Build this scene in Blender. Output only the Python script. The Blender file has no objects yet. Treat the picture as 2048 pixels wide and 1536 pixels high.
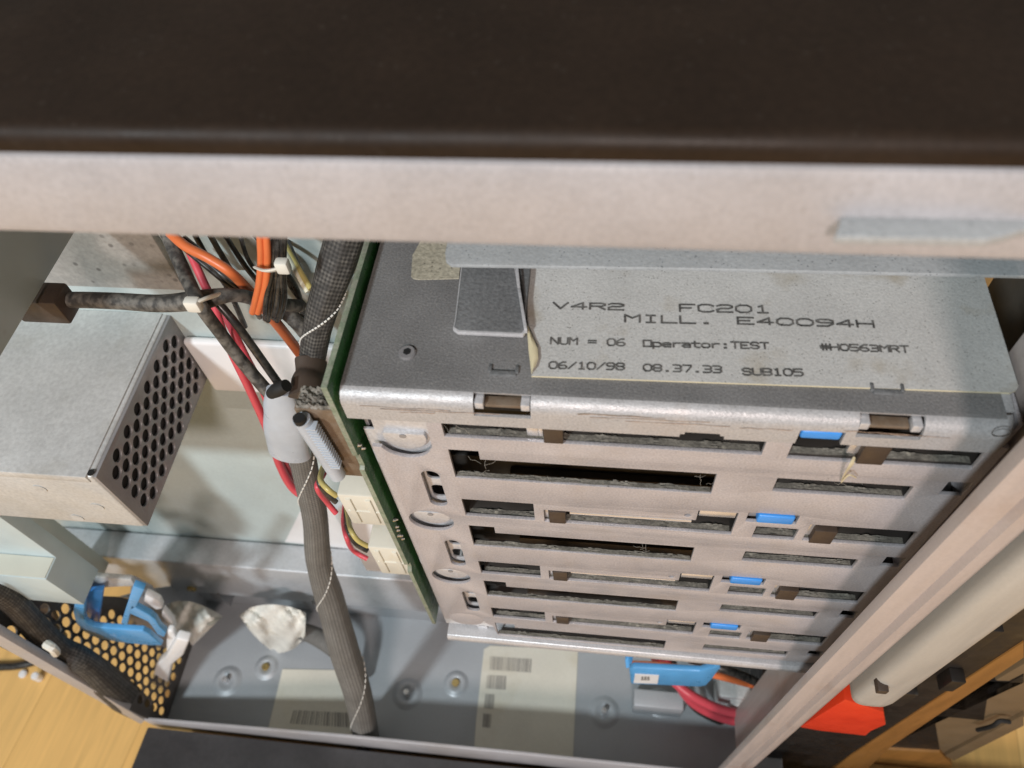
import bpy, bmesh, math, random
from mathutils import Vector, Matrix
random.seed(7)
SC = bpy.context.scene
COL = SC.collection

# ------------------------------------------------------------------ camera
CAMP = Vector((.0881, -.1405, .2132))
ROW = [Vector((.9918, .1080, -.0690)), Vector((.0494, -.8188, -.5719)), Vector((-.1183, .5638, -.8174))]
FPX = 1564.03
cd = bpy.data.cameras.new('camera')
cam = bpy.data.objects.new('camera', cd); COL.objects.link(cam)
m = Matrix(((ROW[0].x, -ROW[1].x, -ROW[2].x), (ROW[0].y, -ROW[1].y, -ROW[2].y), (ROW[0].z, -ROW[1].z, -ROW[2].z)))
cam.matrix_world = Matrix.Translation(CAMP) @ m.to_quaternion().to_matrix().to_4x4()
cd.sensor_width = 36; cd.lens = 36 * FPX / 2048; cd.clip_start = .01; cd.clip_end = 60
cd.dof.use_dof = True; cd.dof.focus_distance = .345; cd.dof.aperture_fstop = 13
SC.camera = cam
# ------------------------------------------------------------------ world, lamps, exposure
w = bpy.data.worlds.new('World'); SC.world = w; w.use_nodes = True
bg = w.node_tree.nodes['Background']; bg.inputs[0].default_value = (.88, .85, .80, 1); bg.inputs[1].default_value = .24

def area(name, d, dist, size, power, color):
    d = Vector(d).normalized(); tgt = Vector((.03, .02, -.18))
    l = bpy.data.lights.new(name, 'AREA'); l.shape = 'DISK'; l.size = size; l.energy = power; l.color = color
    o = bpy.data.objects.new(name, l); COL.objects.link(o)
    o.location = tgt + d * dist
    o.rotation_euler = d.to_track_quat('Z', 'Y').to_euler()
area('cool_ceiling_lamp', (-.43, -.86, .87), 2.2, .20, 33, (.86, .95, 1.0))
area('warm_room_lamp', (.09, -.99, .72), 2.2, .34, 25, (1.0, .83, .77))
SC.view_settings.view_transform = 'Standard'; SC.view_settings.look = 'None'
SC.view_settings.exposure = 0; SC.view_settings.gamma = 1

# ------------------------------------------------------------------ helpers
def P(px, py, ax, val):
    """world point seen at photograph pixel (px, py) on the plane ax = val"""
    v = Vector((px - 1024, py - 768, FPX))
    r = ROW[0] * v.x + ROW[1] * v.y + ROW[2] * v.z
    i = 'xyz'.index(ax); t = (val - CAMP[i]) / r[i]
    return CAMP + r * t

def link(name, me, mat=None, parent=None, smooth=30, label=None):
    me.name = name
    o = bpy.data.objects.new(name, me); COL.objects.link(o)
    if mat: 
        me.materials.clear(); me.materials.append(mat)
    if smooth:
        me.shade_smooth(); me.set_sharp_from_angle(angle=math.radians(smooth))
    if parent:
        o.parent = parent
        off = parent.location.copy()
        o.matrix_parent_inverse = Matrix.Translation(-off)
    if label: o['label'] = label
    return o

def tag(o, label, cat, group=None, kind=None):
    o['label'] = label; o['category'] = cat
    if group: o['group'] = group
    if kind: o['kind'] = kind
    return o

def thing(name, loc, label, cat, group=None):
    o = bpy.data.objects.new(name, None); o.empty_display_size = .01; COL.objects.link(o); o.location = loc
    return tag(o, label, cat, group)

class MB:
    def __init__(s): s.bm = bmesh.new(); s.uv = s.bm.loops.layers.uv.new('UVMap')
    def poly(s, pts): 
        return s.bm.faces.new([s.bm.verts.new(p) for p in pts])
    def box(s, a, b, bev=0, seg=2, R=None):
        lo = Vector([min(a[i], b[i]) for i in range(3)]); hi = Vector([max(a[i], b[i]) for i in range(3)])
        t = bmesh.new(); bmesh.ops.create_cube(t, size=1)
        for v in t.verts: v.co = Vector([(v.co[i] + .5) * (hi[i] - lo[i]) + lo[i] for i in range(3)])
        if bev: bmesh.ops.bevel(t, geom=t.edges[:], offset=bev, segments=seg, affect='EDGES', profile=.5)
        if R is not None: bmesh.ops.transform(t, matrix=R, verts=t.verts)
        s.add(t); return s
    def add(s, t):
        mp = {v: s.bm.verts.new(v.co) for v in t.verts}
        for f in t.faces:
            try: s.bm.faces.new([mp[v] for v in f.verts])
            except ValueError: pass
        t.free()
    def prism(s, pts, off, bev=0, seg=2):
        """polygon pts (3D) pushed along off"""
        t = bmesh.new(); off = Vector(off)
        a = [t.verts.new(p) for p in pts]; b = [t.verts.new(Vector(p) + off) for p in pts]
        n = len(a); t.faces.new(a); t.faces.new(b[::-1])
        for i in range(n): t.faces.new((a[(i+1) % n], a[i], b[i], b[(i+1) % n]))
        bmesh.ops.recalc_face_normals(t, faces=t.faces)
        if bev: bmesh.ops.bevel(t, geom=t.edges[:], offset=bev, segments=seg, affect='EDGES', profile=.5)
        s.add(t); return s
    def cyl(s, c, ax, r, h, n=24, r2=None, bev=0):
        t = bmesh.new(); bmesh.ops.create_cone(t, cap_ends=True, segments=n, radius1=r, radius2=r if r2 is None else r2, depth=h)
        if bev: bmesh.ops.bevel(t, geom=[e for e in t.edges if len(e.link_faces) == 2 and e.calc_face_angle(0) > 1], offset=bev, segments=2, affect='EDGES')
        q = Vector(ax).normalized().to_track_quat('Z', 'Y').to_matrix().to_4x4()
        bmesh.ops.transform(t, matrix=Matrix.Translation(c) @ q, verts=t.verts); s.add(t); return s
    def tube(s, pts, r, n=12, sub=8, flat=1.0, cap=True, ridge=None, flatdir=None):
        """swept tube through pts; r number or list of radii per control point"""
        pts = [Vector(p) for p in pts]; k = len(pts)
        rs = r if isinstance(r, (list, tuple)) else [r] * k
        C, Rr = [], []
        for i in range(k - 1):
            p0 = pts[max(i-1, 0)]; p1 = pts[i]; p2 = pts[i+1]; p3 = pts[min(i+2, k-1)]
            for j in range(sub):
                t = j / sub
                C.append(.5 * ((2*p1) + (p2-p0)*t + (2*p0-5*p1+4*p2-p3)*t*t + (-p0+3*p1-3*p2+p3)*t**3))
                u = t*t*(3-2*t); Rr.append(rs[i]*(1-u) + rs[i+1]*u)
        C.append(pts[-1]); Rr.append(rs[-1])
        T = [(C[min(i+1, len(C)-1)] - C[max(i-1, 0)]).normalized() for i in range(len(C))]
        N = T[0].orthogonal().normalized() if flatdir is None else (Vector(flatdir) - T[0]*Vector(flatdir).dot(T[0])).normalized()
        rings = []; L = 0; Ls = []
        for i, c in enumerate(C):
            if i: 
                L += (c - C[i-1]).length
                N = (N - T[i]*N.dot(T[i])).normalized()
            B = T[i].cross(N); Ls.append(L); ring = []
            for a in range(n):
                th = 2*math.pi*a/n; q = Rr[i] * (1 if ridge is None else 1 + ridge[0]*math.cos(th*ridge[1]))
                ring.append(s.bm.verts.new(c + N*math.cos(th)*q*flat + B*math.sin(th)*q))
            rings.append(ring)
        for i in range(len(rings)-1):
            for a in range(n):
                b = (a+1) % n
                f = s.bm.faces.new((rings[i][a], rings[i][b], rings[i+1][b], rings[i+1][a]))
                for lp, (u, v) in zip(f.loops, ((a, i), (a+1, i), (a+1, i+1), (a, i+1))): lp[s.uv].uv = (u/n, Ls[v])
        if cap:
            s.bm.faces.new(rings[0][::-1]); s.bm.faces.new(rings[-1])
        return s
    def obj(s, name, mat, parent=None, smooth=30, label=None, recalc=True):
        if recalc: bmesh.ops.recalc_face_normals(s.bm, faces=s.bm.faces)
        me = bpy.data.meshes.new(name); s.bm.to_mesh(me); s.bm.free()
        return link(name, me, mat, parent, smooth, label)

def circle(cx, cy, r, n=28, ry=None):
    ry = ry or r
    return [(cx + r*math.cos(2*math.pi*i/n), cy + ry*math.sin(2*math.pi*i/n)) for i in range(n)]
def rect(x0, y0, x1, y1, r=.0004):
    o = []
    for cx, cy, a in ((x1-r, y1-r, 0), (x0+r, y1-r, 90), (x0+r, y0+r, 180), (x1-r, y0+r, 270)):
        for k in range(3 if r < .001 else 7):
            t = math.radians(a + 90*k/(2 if r < .001 else 6)); o.append((cx + r*math.cos(t), cy + r*math.sin(t)))
    return o
def plate(outline, holes, thick, mapf, bev=.00025):
    """2D outline with holes, extruded to thick; mapf(u, v, w) -> world, w=0 is the outer face and w=thick the back"""
    cu = bpy.data.curves.new('plate', 'CURVE'); cu.dimensions = '2D'; cu.fill_mode = 'BOTH'
    S = 100.0
    for pl in [outline] + holes:
        sp = cu.splines.new('POLY'); sp.points.add(len(pl)-1); sp.use_cyclic_u = True
        for q, p in zip(sp.points, pl): q.co = (p[0]*S, p[1]*S, 0, 1)
    cu.extrude = max(thick/2 - bev, 1e-5)*S; cu.bevel_depth = bev*S; cu.offset = -bev*S; cu.bevel_resolution = 1
    t = bpy.data.objects.new('plate', cu); me = bpy.data.meshes.new_from_object(t)
    bpy.data.objects.remove(t); bpy.data.curves.remove(cu)
    for v in me.vertices: v.co = mapf(v.co.x/S, v.co.y/S, thick/2 - v.co.z/S)
    bm = bmesh.new(); bm.from_mesh(me); bmesh.ops.remove_doubles(bm, verts=bm.verts, dist=1e-6)
    bmesh.ops.recalc_face_normals(bm, faces=bm.faces); bm.to_mesh(me); bm.free()
    return me
def XZ(y): return lambda u, v, w: (u, y + w, v)          # faces -y
def YZ(x): return lambda u, v, w: (x - w, u, v)          # faces +x
def XY(z): return lambda u, v, w: (u, v, z - w)          # faces +z

# ------------------------------------------------------------------ materials
def mat(name, col, rough=.5, metal=0., var=.08, vs=45, grain=0., gs=900, bump=0., bs=1200, speck=0., ss=420, speckcol=(.05, .045, .04),
        stain=0., stc=(.3, .22, .12), sts=30, spec=.5, trans=0., aniso=None, sub=0., dust=0., uvbraid=None, coat=0.):
    m = bpy.data.materials.new(name); m.use_nodes = True; nt = m.node_tree; N = nt.nodes; L = nt.links
    b = N['Principled BSDF']
    b.inputs['Roughness'].default_value = rough; b.inputs['Metallic'].default_value = metal
    b.inputs['Specular IOR Level'].default_value = spec
    if trans: b.inputs['Transmission Weight'].default_value = trans
    if sub: b.inputs['Subsurface Weight'].default_value = sub; b.inputs['Subsurface Radius'].default_value = (.004, .004, .004)
    if coat: b.inputs['Coat Weight'].default_value = coat; b.inputs['Coat Roughness'].default_value = .12
    tc = N.new('ShaderNodeTexCoord'); vec = tc.outputs['Object']
    if aniso:
        mp = N.new('ShaderNodeMapping'); mp.inputs['Scale'].default_value = aniso; L.new(vec, mp.inputs[0]); vec2 = mp.outputs[0]
    else: vec2 = vec
    def noise(scale, det=3, v=None):
        n = N.new('ShaderNodeTexNoise'); n.inputs['Scale'].default_value = scale; n.inputs['Detail'].default_value = det
        L.new(v or vec, n.inputs['Vector']); return n.outputs['Fac']
    def remap(s, a, b2, c, d):
        r = N.new('ShaderNodeMapRange'); r.inputs[1].default_value = a; r.inputs[2].default_value = b2
        r.inputs[3].default_value = c; r.inputs[4].default_value = d; L.new(s, r.inputs[0]); return r.outputs[0]
    def math_(op, a, b2):
        q = N.new('ShaderNodeMath'); q.operation = op
        for i, x in enumerate((a, b2)):
            if isinstance(x, (int, float)): q.inputs[i].default_value = x
            else: L.new(x, q.inputs[i])
        return q.outputs[0]
    def mixc(fac, a, b2):
        q = N.new('ShaderNodeMix'); q.data_type = 'RGBA'
        L.new(fac, q.inputs[0])
        for i, x in ((6, a), (7, b2)):
            if isinstance(x, tuple): q.inputs[i].default_value = (*x, 1)
            else: L.new(x, q.inputs[i])
        return q.outputs[2]
    f = remap(noise(vs, 4, vec2), .3, .7, 1-var, 1+var)
    if grain: f = math_('MULTIPLY', f, remap(noise(gs, 2), .3, .7, 1-grain, 1+grain))
    sc = N.new('ShaderNodeVectorMath'); sc.operation = 'SCALE'; sc.inputs[0].default_value = col; L.new(f, sc.inputs['Scale'])
    c = sc.outputs[0]
    if stain: c = mixc(remap(noise(sts, 5), .56, .70, 0, stain), c, stc)
    if dust: c = mixc(remap(noise(260, 4), .42, .62, 0, dust), c, (.33, .31, .27))
    if speck:
        vo = N.new('ShaderNodeTexVoronoi'); vo.inputs['Scale'].default_value = ss; L.new(vec, vo.inputs['Vector'])
        d = remap(vo.outputs['Distance'], .14, .26, 1, 0)
        g = remap(noise(ss*.35, 2), .46, .62, 0, speck)
        c = mixc(math_('MULTIPLY', d, g), c, speckcol)
    if uvbraid:
        uvn = N.new('ShaderNodeUVMap'); uvn.uv_map = 'UVMap'
        mp = N.new('ShaderNodeMapping'); mp.inputs['Scale'].default_value = uvbraid; L.new(uvn.outputs[0], mp.inputs[0])
        s = N.new('ShaderNodeSeparateXYZ'); L.new(mp.outputs[0], s.inputs[0])
        w1 = math_('SINE', math_('MULTIPLY', math_('ADD', s.outputs[0], s.outputs[1]), 6.283), 0)
        w2 = math_('SINE', math_('MULTIPLY', math_('SUBTRACT', s.outputs[0], s.outputs[1]), 6.283), 0)
        br = remap(math_('MULTIPLY', w1, w2), -.6, .6, 0, 1)
        c = mixc(br, c, tuple(x*.45 for x in col))
    L.new(c, b.inputs['Base Color'])
    if bump:
        bp = N.new('ShaderNodeBump'); bp.inputs['Strength'].default_value = bump; bp.inputs['Distance'].default_value = .0006
        L.new(noise(bs, 3), bp.inputs['Height']); L.new(bp.outputs[0], b.inputs['Normal'])
    L.new(remap(noise(vs*2.3, 3, vec2), .3, .7, max(rough-.1, .03), min(rough+.1, 1)), b.inputs['Roughness'])
    return m

M = {}
M['frame'] = mat('painted_frame_steel', (.435, .422, .43), .42, .15, .09, 26, .07, 900, .10, 700, stain=.4, stc=(.36, .32, .29), sts=16, speck=.25, ss=500, speckcol=(.25, .23, .2))
M['post'] = mat('post_steel', (.46, .40, .37), .42, .1, .07, 30, .04, 900, .06, 700, stain=.35, stc=(.32, .20, .13), sts=20, aniso=(6, 6, .5))  # orange-brown stain imitates the wooden floor reflected in the paint
M['cover'] = mat('black_lacquered_cover', (.020, .0125, .008), .5, 0, .2, 30, .12, 500, .1, 800, speck=.15, ss=300, speckcol=(.07, .06, .05), spec=.2)
M['panel'] = mat('cage_front_steel', (.45, .43, .44), .40, .22, .07, 50, .14, 1200, .20, 1200, stain=.25, stc=(.38, .33, .28), sts=45)
M['cap'] = mat('cage_lip_steel', (.42, .418, .42), .40, .18, .08, 50, .14, 1200, .22, 1500, speck=.35, ss=700, stain=.2, stc=(.30, .22, .16), sts=50)
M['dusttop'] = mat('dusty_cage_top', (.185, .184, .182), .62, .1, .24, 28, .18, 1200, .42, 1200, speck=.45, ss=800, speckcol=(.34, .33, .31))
M['dusttab'] = mat('dusty_tab_steel', (.155, .16, .162), .65, .15, .08, 60, .2, 800, .5, 750)
M['label'] = mat('aged_cage_label', (.52, .52, .50), .55, 0, .07, 30, .10, 1100, .25, 1100, speck=.75, ss=900, speckcol=(.10, .09, .075), stain=.55, stc=(.33, .27, .17), sts=38)
M['scuff'] = mat('brown_scuff', (.30, .22, .17), .6, 0, .3, 200, .4, 900)
M['labelback'] = mat('label_backing', (.66, .58, .38), .5, 0, .06)
M['dustlabel'] = mat('dusty_small_label', (.36, .335, .26), .7, 0, .08, 40, .25, 700, .5, 700, speck=.9, ss=520, speckcol=(.10, .09, .07))
M['ink'] = mat('printed_ink', (.11, .107, .10), .7, 0, .45, 260, .5, 1100)
M['ledge'] = mat('dust_speckled_ledge', (.40, .42, .425), .5, .15, .06, 50, .08, 800, .3, 700, speck=.85, ss=650, speckcol=(.14, .15, .16))
M['pcb_edge'] = mat('board_edge', (.20, .24, .17), .5, 0, .2, 120, .2, 900, .4, 900, dust=.4)
M['pcb'] = mat('circuit_board_green', (.022, .095, .024), .35, 0, .3, 120, .2, 900, .3, 900, speck=.5, ss=500, speckcol=(.22, .24, .18))
M['solder'] = mat('solder', (.7, .68, .62), .25, .9, .1)
M['brown'] = mat('brown_plastic', (.052, .036, .026), .5, 0, .1, 80, .08, 900)
M['brown_pale'] = mat('brown_connector', (.15, .105, .068), .55, 0, .12, 60, .08, 900, .15, 900, dust=.15)
M['dusty_dark'] = mat('dust_caked', (.13, .12, .10), .9, 0, .35, 250, .4, 900, 1.0, 600, dust=.6)
M['blue'] = mat('blue_plastic', (.045, .27, .72), .35, 0, .06, 60, .03, 900)
M['blue_pale'] = mat('pale_blue_plastic', (.10, .36, .70), .35, 0, .08, 60)
M['dark'] = mat('shaded_bay_metal', (.035, .03, .026), .55, .1, .3, 40)  # shade inside the bays is put into this dark colour
M['brownin'] = mat('inner_brown_metal', (.10, .075, .05), .6, .1, .25, 40)
M['bright'] = mat('bright_plated_steel', (.72, .72, .73), .28, .7, .06, 80)
M['lining'] = mat('inner_sheet_steel', (.55, .55, .56), .38, .3, .06, 60, .1, 900, .2, 850)
M['dust'] = mat('grey_dust', (.15, .14, .118), .95, 0, .3, 200, .22, 900, .7, 900, speck=.35, ss=260, speckcol=(.5, .47, .38))
M['hair'] = mat('lint_fibre', (.30, .28, .24), .8, 0, .1)
M['psu'] = mat('zinc_housing', (.54, .55, .54), .45, .2, .07, 30, .1, 500, .15, 500, stain=.25, stc=(.36, .34, .28), sts=40)
M['vent'] = mat('vent_steel', (.30, .295, .30), .4, .3, .06, 40, .04, 900)
M['backwall'] = mat('greenish_back_wall', (.51, .585, .575), .5, .1, .08, 12, .04, 400, .1, 400, stain=.2, stc=(.36, .36, .30), sts=18)
M['shelf'] = mat('dusty_grey_shelf', (.36, .355, .33), .6, .1, .12, 40, .12, 500, .3, 500, speck=.6, ss=160)
M['beam'] = mat('beam_zinc', (.52, .54, .56), .42, .25, .06, 30, .07, 500, .12, 500, stain=.25, stc=(.33, .32, .30), sts=30)
M['floor'] = mat('grey_floor_pan', (.40, .425, .445), .42, .15, .06, 14, .03, 500, .05, 400, stain=.2, stc=(.20, .20, .20), sts=10)
M['bluemetal'] = mat('bluish_bracket', (.50, .60, .62), .4, .15, .05, 40)
M['cream'] = mat('cream_bracket', (.58, .58, .50), .5, .1, .05, 40)
M['white'] = mat('white_plastic', (.80, .80, .80), .4, 0, .03, 60)
M['ivory'] = mat('ivory_plug', (.66, .64, .55), .45, 0, .07, 60, stain=.4, stc=(.5, .43, .26), sts=60)
M['cloudy'] = mat('cloudy_plastic', (.44, .49, .545), .35, 0, .12, 60, sub=.2)
M['cloudy_boot'] = mat('translucent_boot', (.78, .84, .90), .32, 0, .06, 60, trans=.55)
M['tie'] = mat('nylon_tie', (.72, .71, .64), .4, 0, .05, 60)
M['felt'] = mat('felt_pad', (.74, .73, .67), .8, 0, .1, 60, .08, 500, .25, 400, stain=.4, stc=(.45, .40, .28), sts=40)
M['paper'] = mat('cream_paper', (.66, .64, .55), .6, 0, .05, 20, .03, 600, stain=.35, stc=(.52, .46, .32), sts=22)
M['barcode'] = mat('barcode_ink', (.25, .24, .22), .7, 0, .1)
M['red'] = mat('red_wire', (.60, .075, .10), .35, 0, .06)
M['orange'] = mat('orange_wire', (.68, .17, .055), .38, 0, .06)
M['yellow'] = mat('yellow_wire', (.50, .42, .15), .4, 0, .08)
M['cream_wire'] = mat('white_wire', (.66, .64, .5), .4, 0, .08)
M['black'] = mat('black_wire', (.018, .017, .016), .32, 0, .2, 90, dust=.12)
M['black_dusty'] = mat('dusty_black_cable', (.045, .043, .040), .6, 0, .25, 90, .2, 700, .4, 700, dust=.4)
M['braid'] = mat('grey_braided_sleeve', (.20, .195, .18), .75, 0, .18, 60, .2, 900, .4, 900, uvbraid=(14, 260, 1))
M['braid_dark'] = mat('black_braided_sleeve', (.055, .052, .048), .65, 0, .22, 60, .2, 900, .4, 900, uvbraid=(14, 260, 1), dust=.25)
M['thread'] = mat('white_tracer_thread', (.72, .71, .66), .7, 0, .1)
M['heat'] = mat('brown_heat_shrink', (.075, .055, .042), .55, 0, .1, 60)
M['matteblack'] = mat('matt_black', (.010, .010, .010), .7, 0, .2)
M['plasticblack'] = mat('black_bezel_plastic', (.014, .011, .009), .5, 0, .3, 60, speck=.3, ss=120, speckcol=(.08, .08, .07))
M['shaded_wall'] = mat('shaded_end_wall_steel', (.13, .115, .095), .5, .1, .08)  # dark brown carries the shade on the end wall
M['sidewall'] = mat('dark_side_wall', (.085, .076, .070), .55, .1, .12, 30)
M['slate'] = mat('slate_panel', (.40, .47, .49), .45, 0, .05, 30, speck=.3, ss=140, speckcol=(.3, .3, .3))
M['charcoal'] = mat('charcoal_panel', (.050, .048, .049), .4, 0, .35, 12, .1, 300, .1, 300)
M['redplastic'] = mat('vermilion_plastic', (.70, .045, .012), .4, 0, .05)
M['bar'] = mat('putty_bar', (.42, .395, .35), .42, 0, .07, 30, .03, 900, aniso=(6, 6, .5))
M['woodbox'] = mat('brown_wood_and_lit_edge', (.27, .125, .03), .5, 0, .15, 25, aniso=(5, 5, .6))
M['tan'] = mat('tan_board', (.17, .115, .06), .6, 0, .1, 30)
M['brass'] = mat('brass_screw', (.62, .47, .20), .3, .8, .1)

def wood():
    m = bpy.data.materials.new('oak_floor'); m.use_nodes = True; N = m.node_tree.nodes; L = m.node_tree.links; b = N['Principled BSDF']
    tc = N.new('ShaderNodeTexCoord'); mp = N.new('ShaderNodeMapping'); mp.inputs['Rotation'].default_value = (0, 0, math.radians(96)); L.new(tc.outputs['Object'], mp.inputs[0])
    br = N.new('ShaderNodeTexBrick'); br.inputs['Scale'].default_value = 1; br.inputs['Brick Width'].default_value = .9; br.inputs['Row Height'].default_value = .12
    br.inputs['Mortar Size'].default_value = .0006; br.inputs['Color1'].default_value = (.74, .43, .135, 1); br.inputs['Color2'].default_value = (.80, .50, .18, 1); br.inputs['Mortar'].default_value = (.60, .35, .115, 1)
    L.new(mp.outputs[0], br.inputs['Vector'])
    m2 = N.new('ShaderNodeMapping'); m2.inputs['Scale'].default_value = (1.2, 14, 1); L.new(mp.outputs[0], m2.inputs[0])
    n = N.new('ShaderNodeTexNoise'); n.inputs['Scale'].default_value = 9; n.inputs['Detail'].default_value = 5; L.new(m2.outputs[0], n.inputs['Vector'])
    r = N.new('ShaderNodeMapRange'); r.inputs[1].default_value = .3; r.inputs[2].default_value = .7; r.inputs[3].default_value = .88; r.inputs[4].default_value = 1.1; L.new(n.outputs['Fac'], r.inputs[0])
    s = N.new('ShaderNodeVectorMath'); s.operation = 'SCALE'; L.new(br.outputs['Color'], s.inputs[0]); L.new(r.outputs[0], s.inputs['Scale']); L.new(s.outputs[0], b.inputs['Base Color'])
    b.inputs['Roughness'].default_value = .38
    return m
M['wood'] = wood()

# ------------------------------------------------------------------ setting: wooden floor
Y0 = -.025; ZF = -.56; ZW = -.61; YB = .113; XL = -.312
f = MB(); f.poly([(-3, -3, ZW), (3, -3, ZW), (3, 3, ZW), (-3, 3, ZW)])
fl = f.obj('wooden_floor', M['wood'], smooth=0); fl['kind'] = 'structure'

# ------------------------------------------------------------------ computer tower
tw = thing('computer_tower', (-.05, .05, ZW), 'opened computer tower with black top, bare steel frame and dusty interior', 'computer')
# top cover: black sheet with a rolled front edge
b = MB(); prof = []
zt = .1178
pr_ = [(.9, zt+.006), (-.006, zt+.006)] + [(-.006 - .0035*math.sin(t), zt+.0025+.0035*math.cos(t)) for t in [math.radians(a) for a in (15, 30, 45, 60, 75, 90)]] + [(-.0095, zt+.0005), (-.006, zt+.0005), (.9, zt+.0005)]
b.prism([(-.75, y-.0150, z) for y, z in pr_], (1.4, 0, 0)); b.obj('top_cover', M['cover'], tw)
# top rail : folded channel, rounded top edge
b = MB()
pr_ = [(.02, zt), (Y0+.0025, zt), (Y0+.0007, zt-.0008), (Y0, zt-.0025), (Y0-.0003, .0985), (Y0+.0003, .0965), (Y0+.0018, .0955), (Y0+.004, .0955), (Y0+.004, .0972), (Y0+.0018, .0978), (Y0+.0016, zt-.003), (Y0+.003, zt-.0016), (.02, zt-.0016)]
b.prism([(-.70, y, z) for y, z in pr_], (1.2, 0, 0)); rail = b.obj('top_rail', M['frame'], tw)
# dusty tab bent out of the rail
q0 = P(1672, 473, 'y', Y0-.006); zq = P(1684, 431, 'y', Y0).z
def tabpt(px, py): return P(px, py, 'z', zq)
tp = [tabpt(1670, 472), tabpt(1684, 431), tabpt(2120, 436), tabpt(2110, 448), tabpt(2048, 458), tabpt(2010, 470), tabpt(1975, 477), tabpt(1940, 477)]
yr = max(p.y for p in tp)
dy = (Y0 - .0006) - yr
b = MB(); b.prism([(p.x, p.y + dy*0, p.z) for p in tp], (0, 0, -.0022), .0004); b.obj('rail_tab', M['ledge'], rail)
# horizontal dusty mounting bracket below the rail with a hanging fin and a foot on the cage
zs = .014
sp = [P(890, 505, 'z', zs), P(892, 521, 'z', zs), P(902, 529, 'z', zs), P(1380, 536, 'z', zs), P(2048, 551, 'z', zs), P(2300, 557, 'z', zs)]
yb_ = .105
b = MB(); b.prism([tuple(p) for p in sp] + [(sp[-1].x, yb_, zs), (sp[0].x, yb_, zs)], (0, 0, -.0016), .0003)
brk = thing('mounting_bracket', (.1, .06, 0), 'pale dust speckled steel bracket with a hanging fin reaching the cage top', 'bracket')
b.obj('crossbar', M['ledge'], brk)
zf = .0024
ft = [P(905, 657, 'z', zf), P(909, 640, 'z', zf), P(922, 530, 'z', zf), P(925, 500, 'z', zf), P(1040, 500, 'z', zf), P(1030, 530, 'z', zf), P(1051, 664, 'z', zf), P(1046, 670, 'z', zf), P(915, 664, 'z', zf)]
b = MB(); b.prism([tuple(p) for p in ft], (0, 0, -.0018), .0004); b.obj('foot', M['lining'], brk)
b = MB(); cc = sum(ft, Vector())/len(ft); b.prism([tuple(cc + (p-cc)*.955 + Vector((0, 0, .0003))) for p in ft], (0, 0, -.0010), .0002); b.obj('dust_layer', M['dusttab'], brk)  # dust inset so the paler foot rim imitates a bright edge highlight
b = MB(); e = [P(1049, 667, 'z', zf), P(1036, 590, 'z', zf), P(1027, 496, 'z', zf)]
for a_, c_ in zip(e, e[1:]): b.prism([a_, c_, c_ + Vector((0, 0, .0040)), a_ + Vector((0, 0, .0026 if a_ is e[0] else .0040))], (.0011, 0, 0), .0002)
b.obj('fin', M['lining'], brk)
b = MB(); b.prism([P(1051, 640, 'z', .0012), P(1046, 500, 'z', .0012), P(1064, 500, 'z', .0012), P(1060, 560, 'z', .0012)], (0, 0, .0028), .0002); b.obj('stay', M['dusttab'], brk)

# right corner post with a shallow pressed ridge
def postx(px, py): return P(px, py, 'y', Y0).x
b = MB()
pp = [(.1990, Y0+.005), (.1990, Y0+.003), (.1997, Y0+.0007), (.2015, Y0), (.2085, Y0), (.2094, Y0+.0030), (.2112, Y0+.0030), (.2130, Y0), (.2170, Y0), (.2190, Y0+.0008), (.2200, Y0+.003), (.2204, .030), (.2188, .030), (.2184, Y0+.0045), (.2008, Y0+.0022), (.2004, Y0+.005)]
b.prism([(x, y, -.52) for x, y in pp], (0, 0, .62)); 
for v in b.bm.verts: v.co.x += (v.co.z) * .010
post = b.obj('corner_post', M['post'], tw, smooth=50)
b = MB()
zb0, zb1 = -.232, .12
prof = []
for i in range(13):
    t = math.pi*(i/12); ct = math.cos(t); prof.append((.2335 - .0102*math.copysign(abs(ct)**.6, ct), Y0+.002 - .0062*math.sin(t)**.7))
prof += [(.2437, Y0+.012), (.2233, Y0+.012)]
rings = []
for z, s in ((zb1, 1), (zb0+.012, 1), (zb0+.005, .95), (zb0+.0015, .82), (zb0, .6)):
    rings.append([b.bm.verts.new((.2335 + (x-.2335)*s, Y0+.008 + (y-Y0-.008)*s, z)) for x, y in prof])
n = len(prof)
for a, c in zip(rings, rings[1:]):
    for i in range(n): b.bm.faces.new((a[i], a[(i+1) % n], c[(i+1) % n], c[i]))
b.bm.faces.new(rings[0]); b.bm.faces.new(rings[-1][::-1])
bar = b.obj('edge_trim', M['bar'], tw, smooth=50)
c0 = P(1765, 1368, 'y', Y0-.003)
b = MB(); b.box((c0.x-.003, c0.y-.004, c0.z-.003), (c0.x+.002, c0.y+.004, c0.z+.002), .0006); b.obj('trim_clip', M['brown'], bar)

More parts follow.
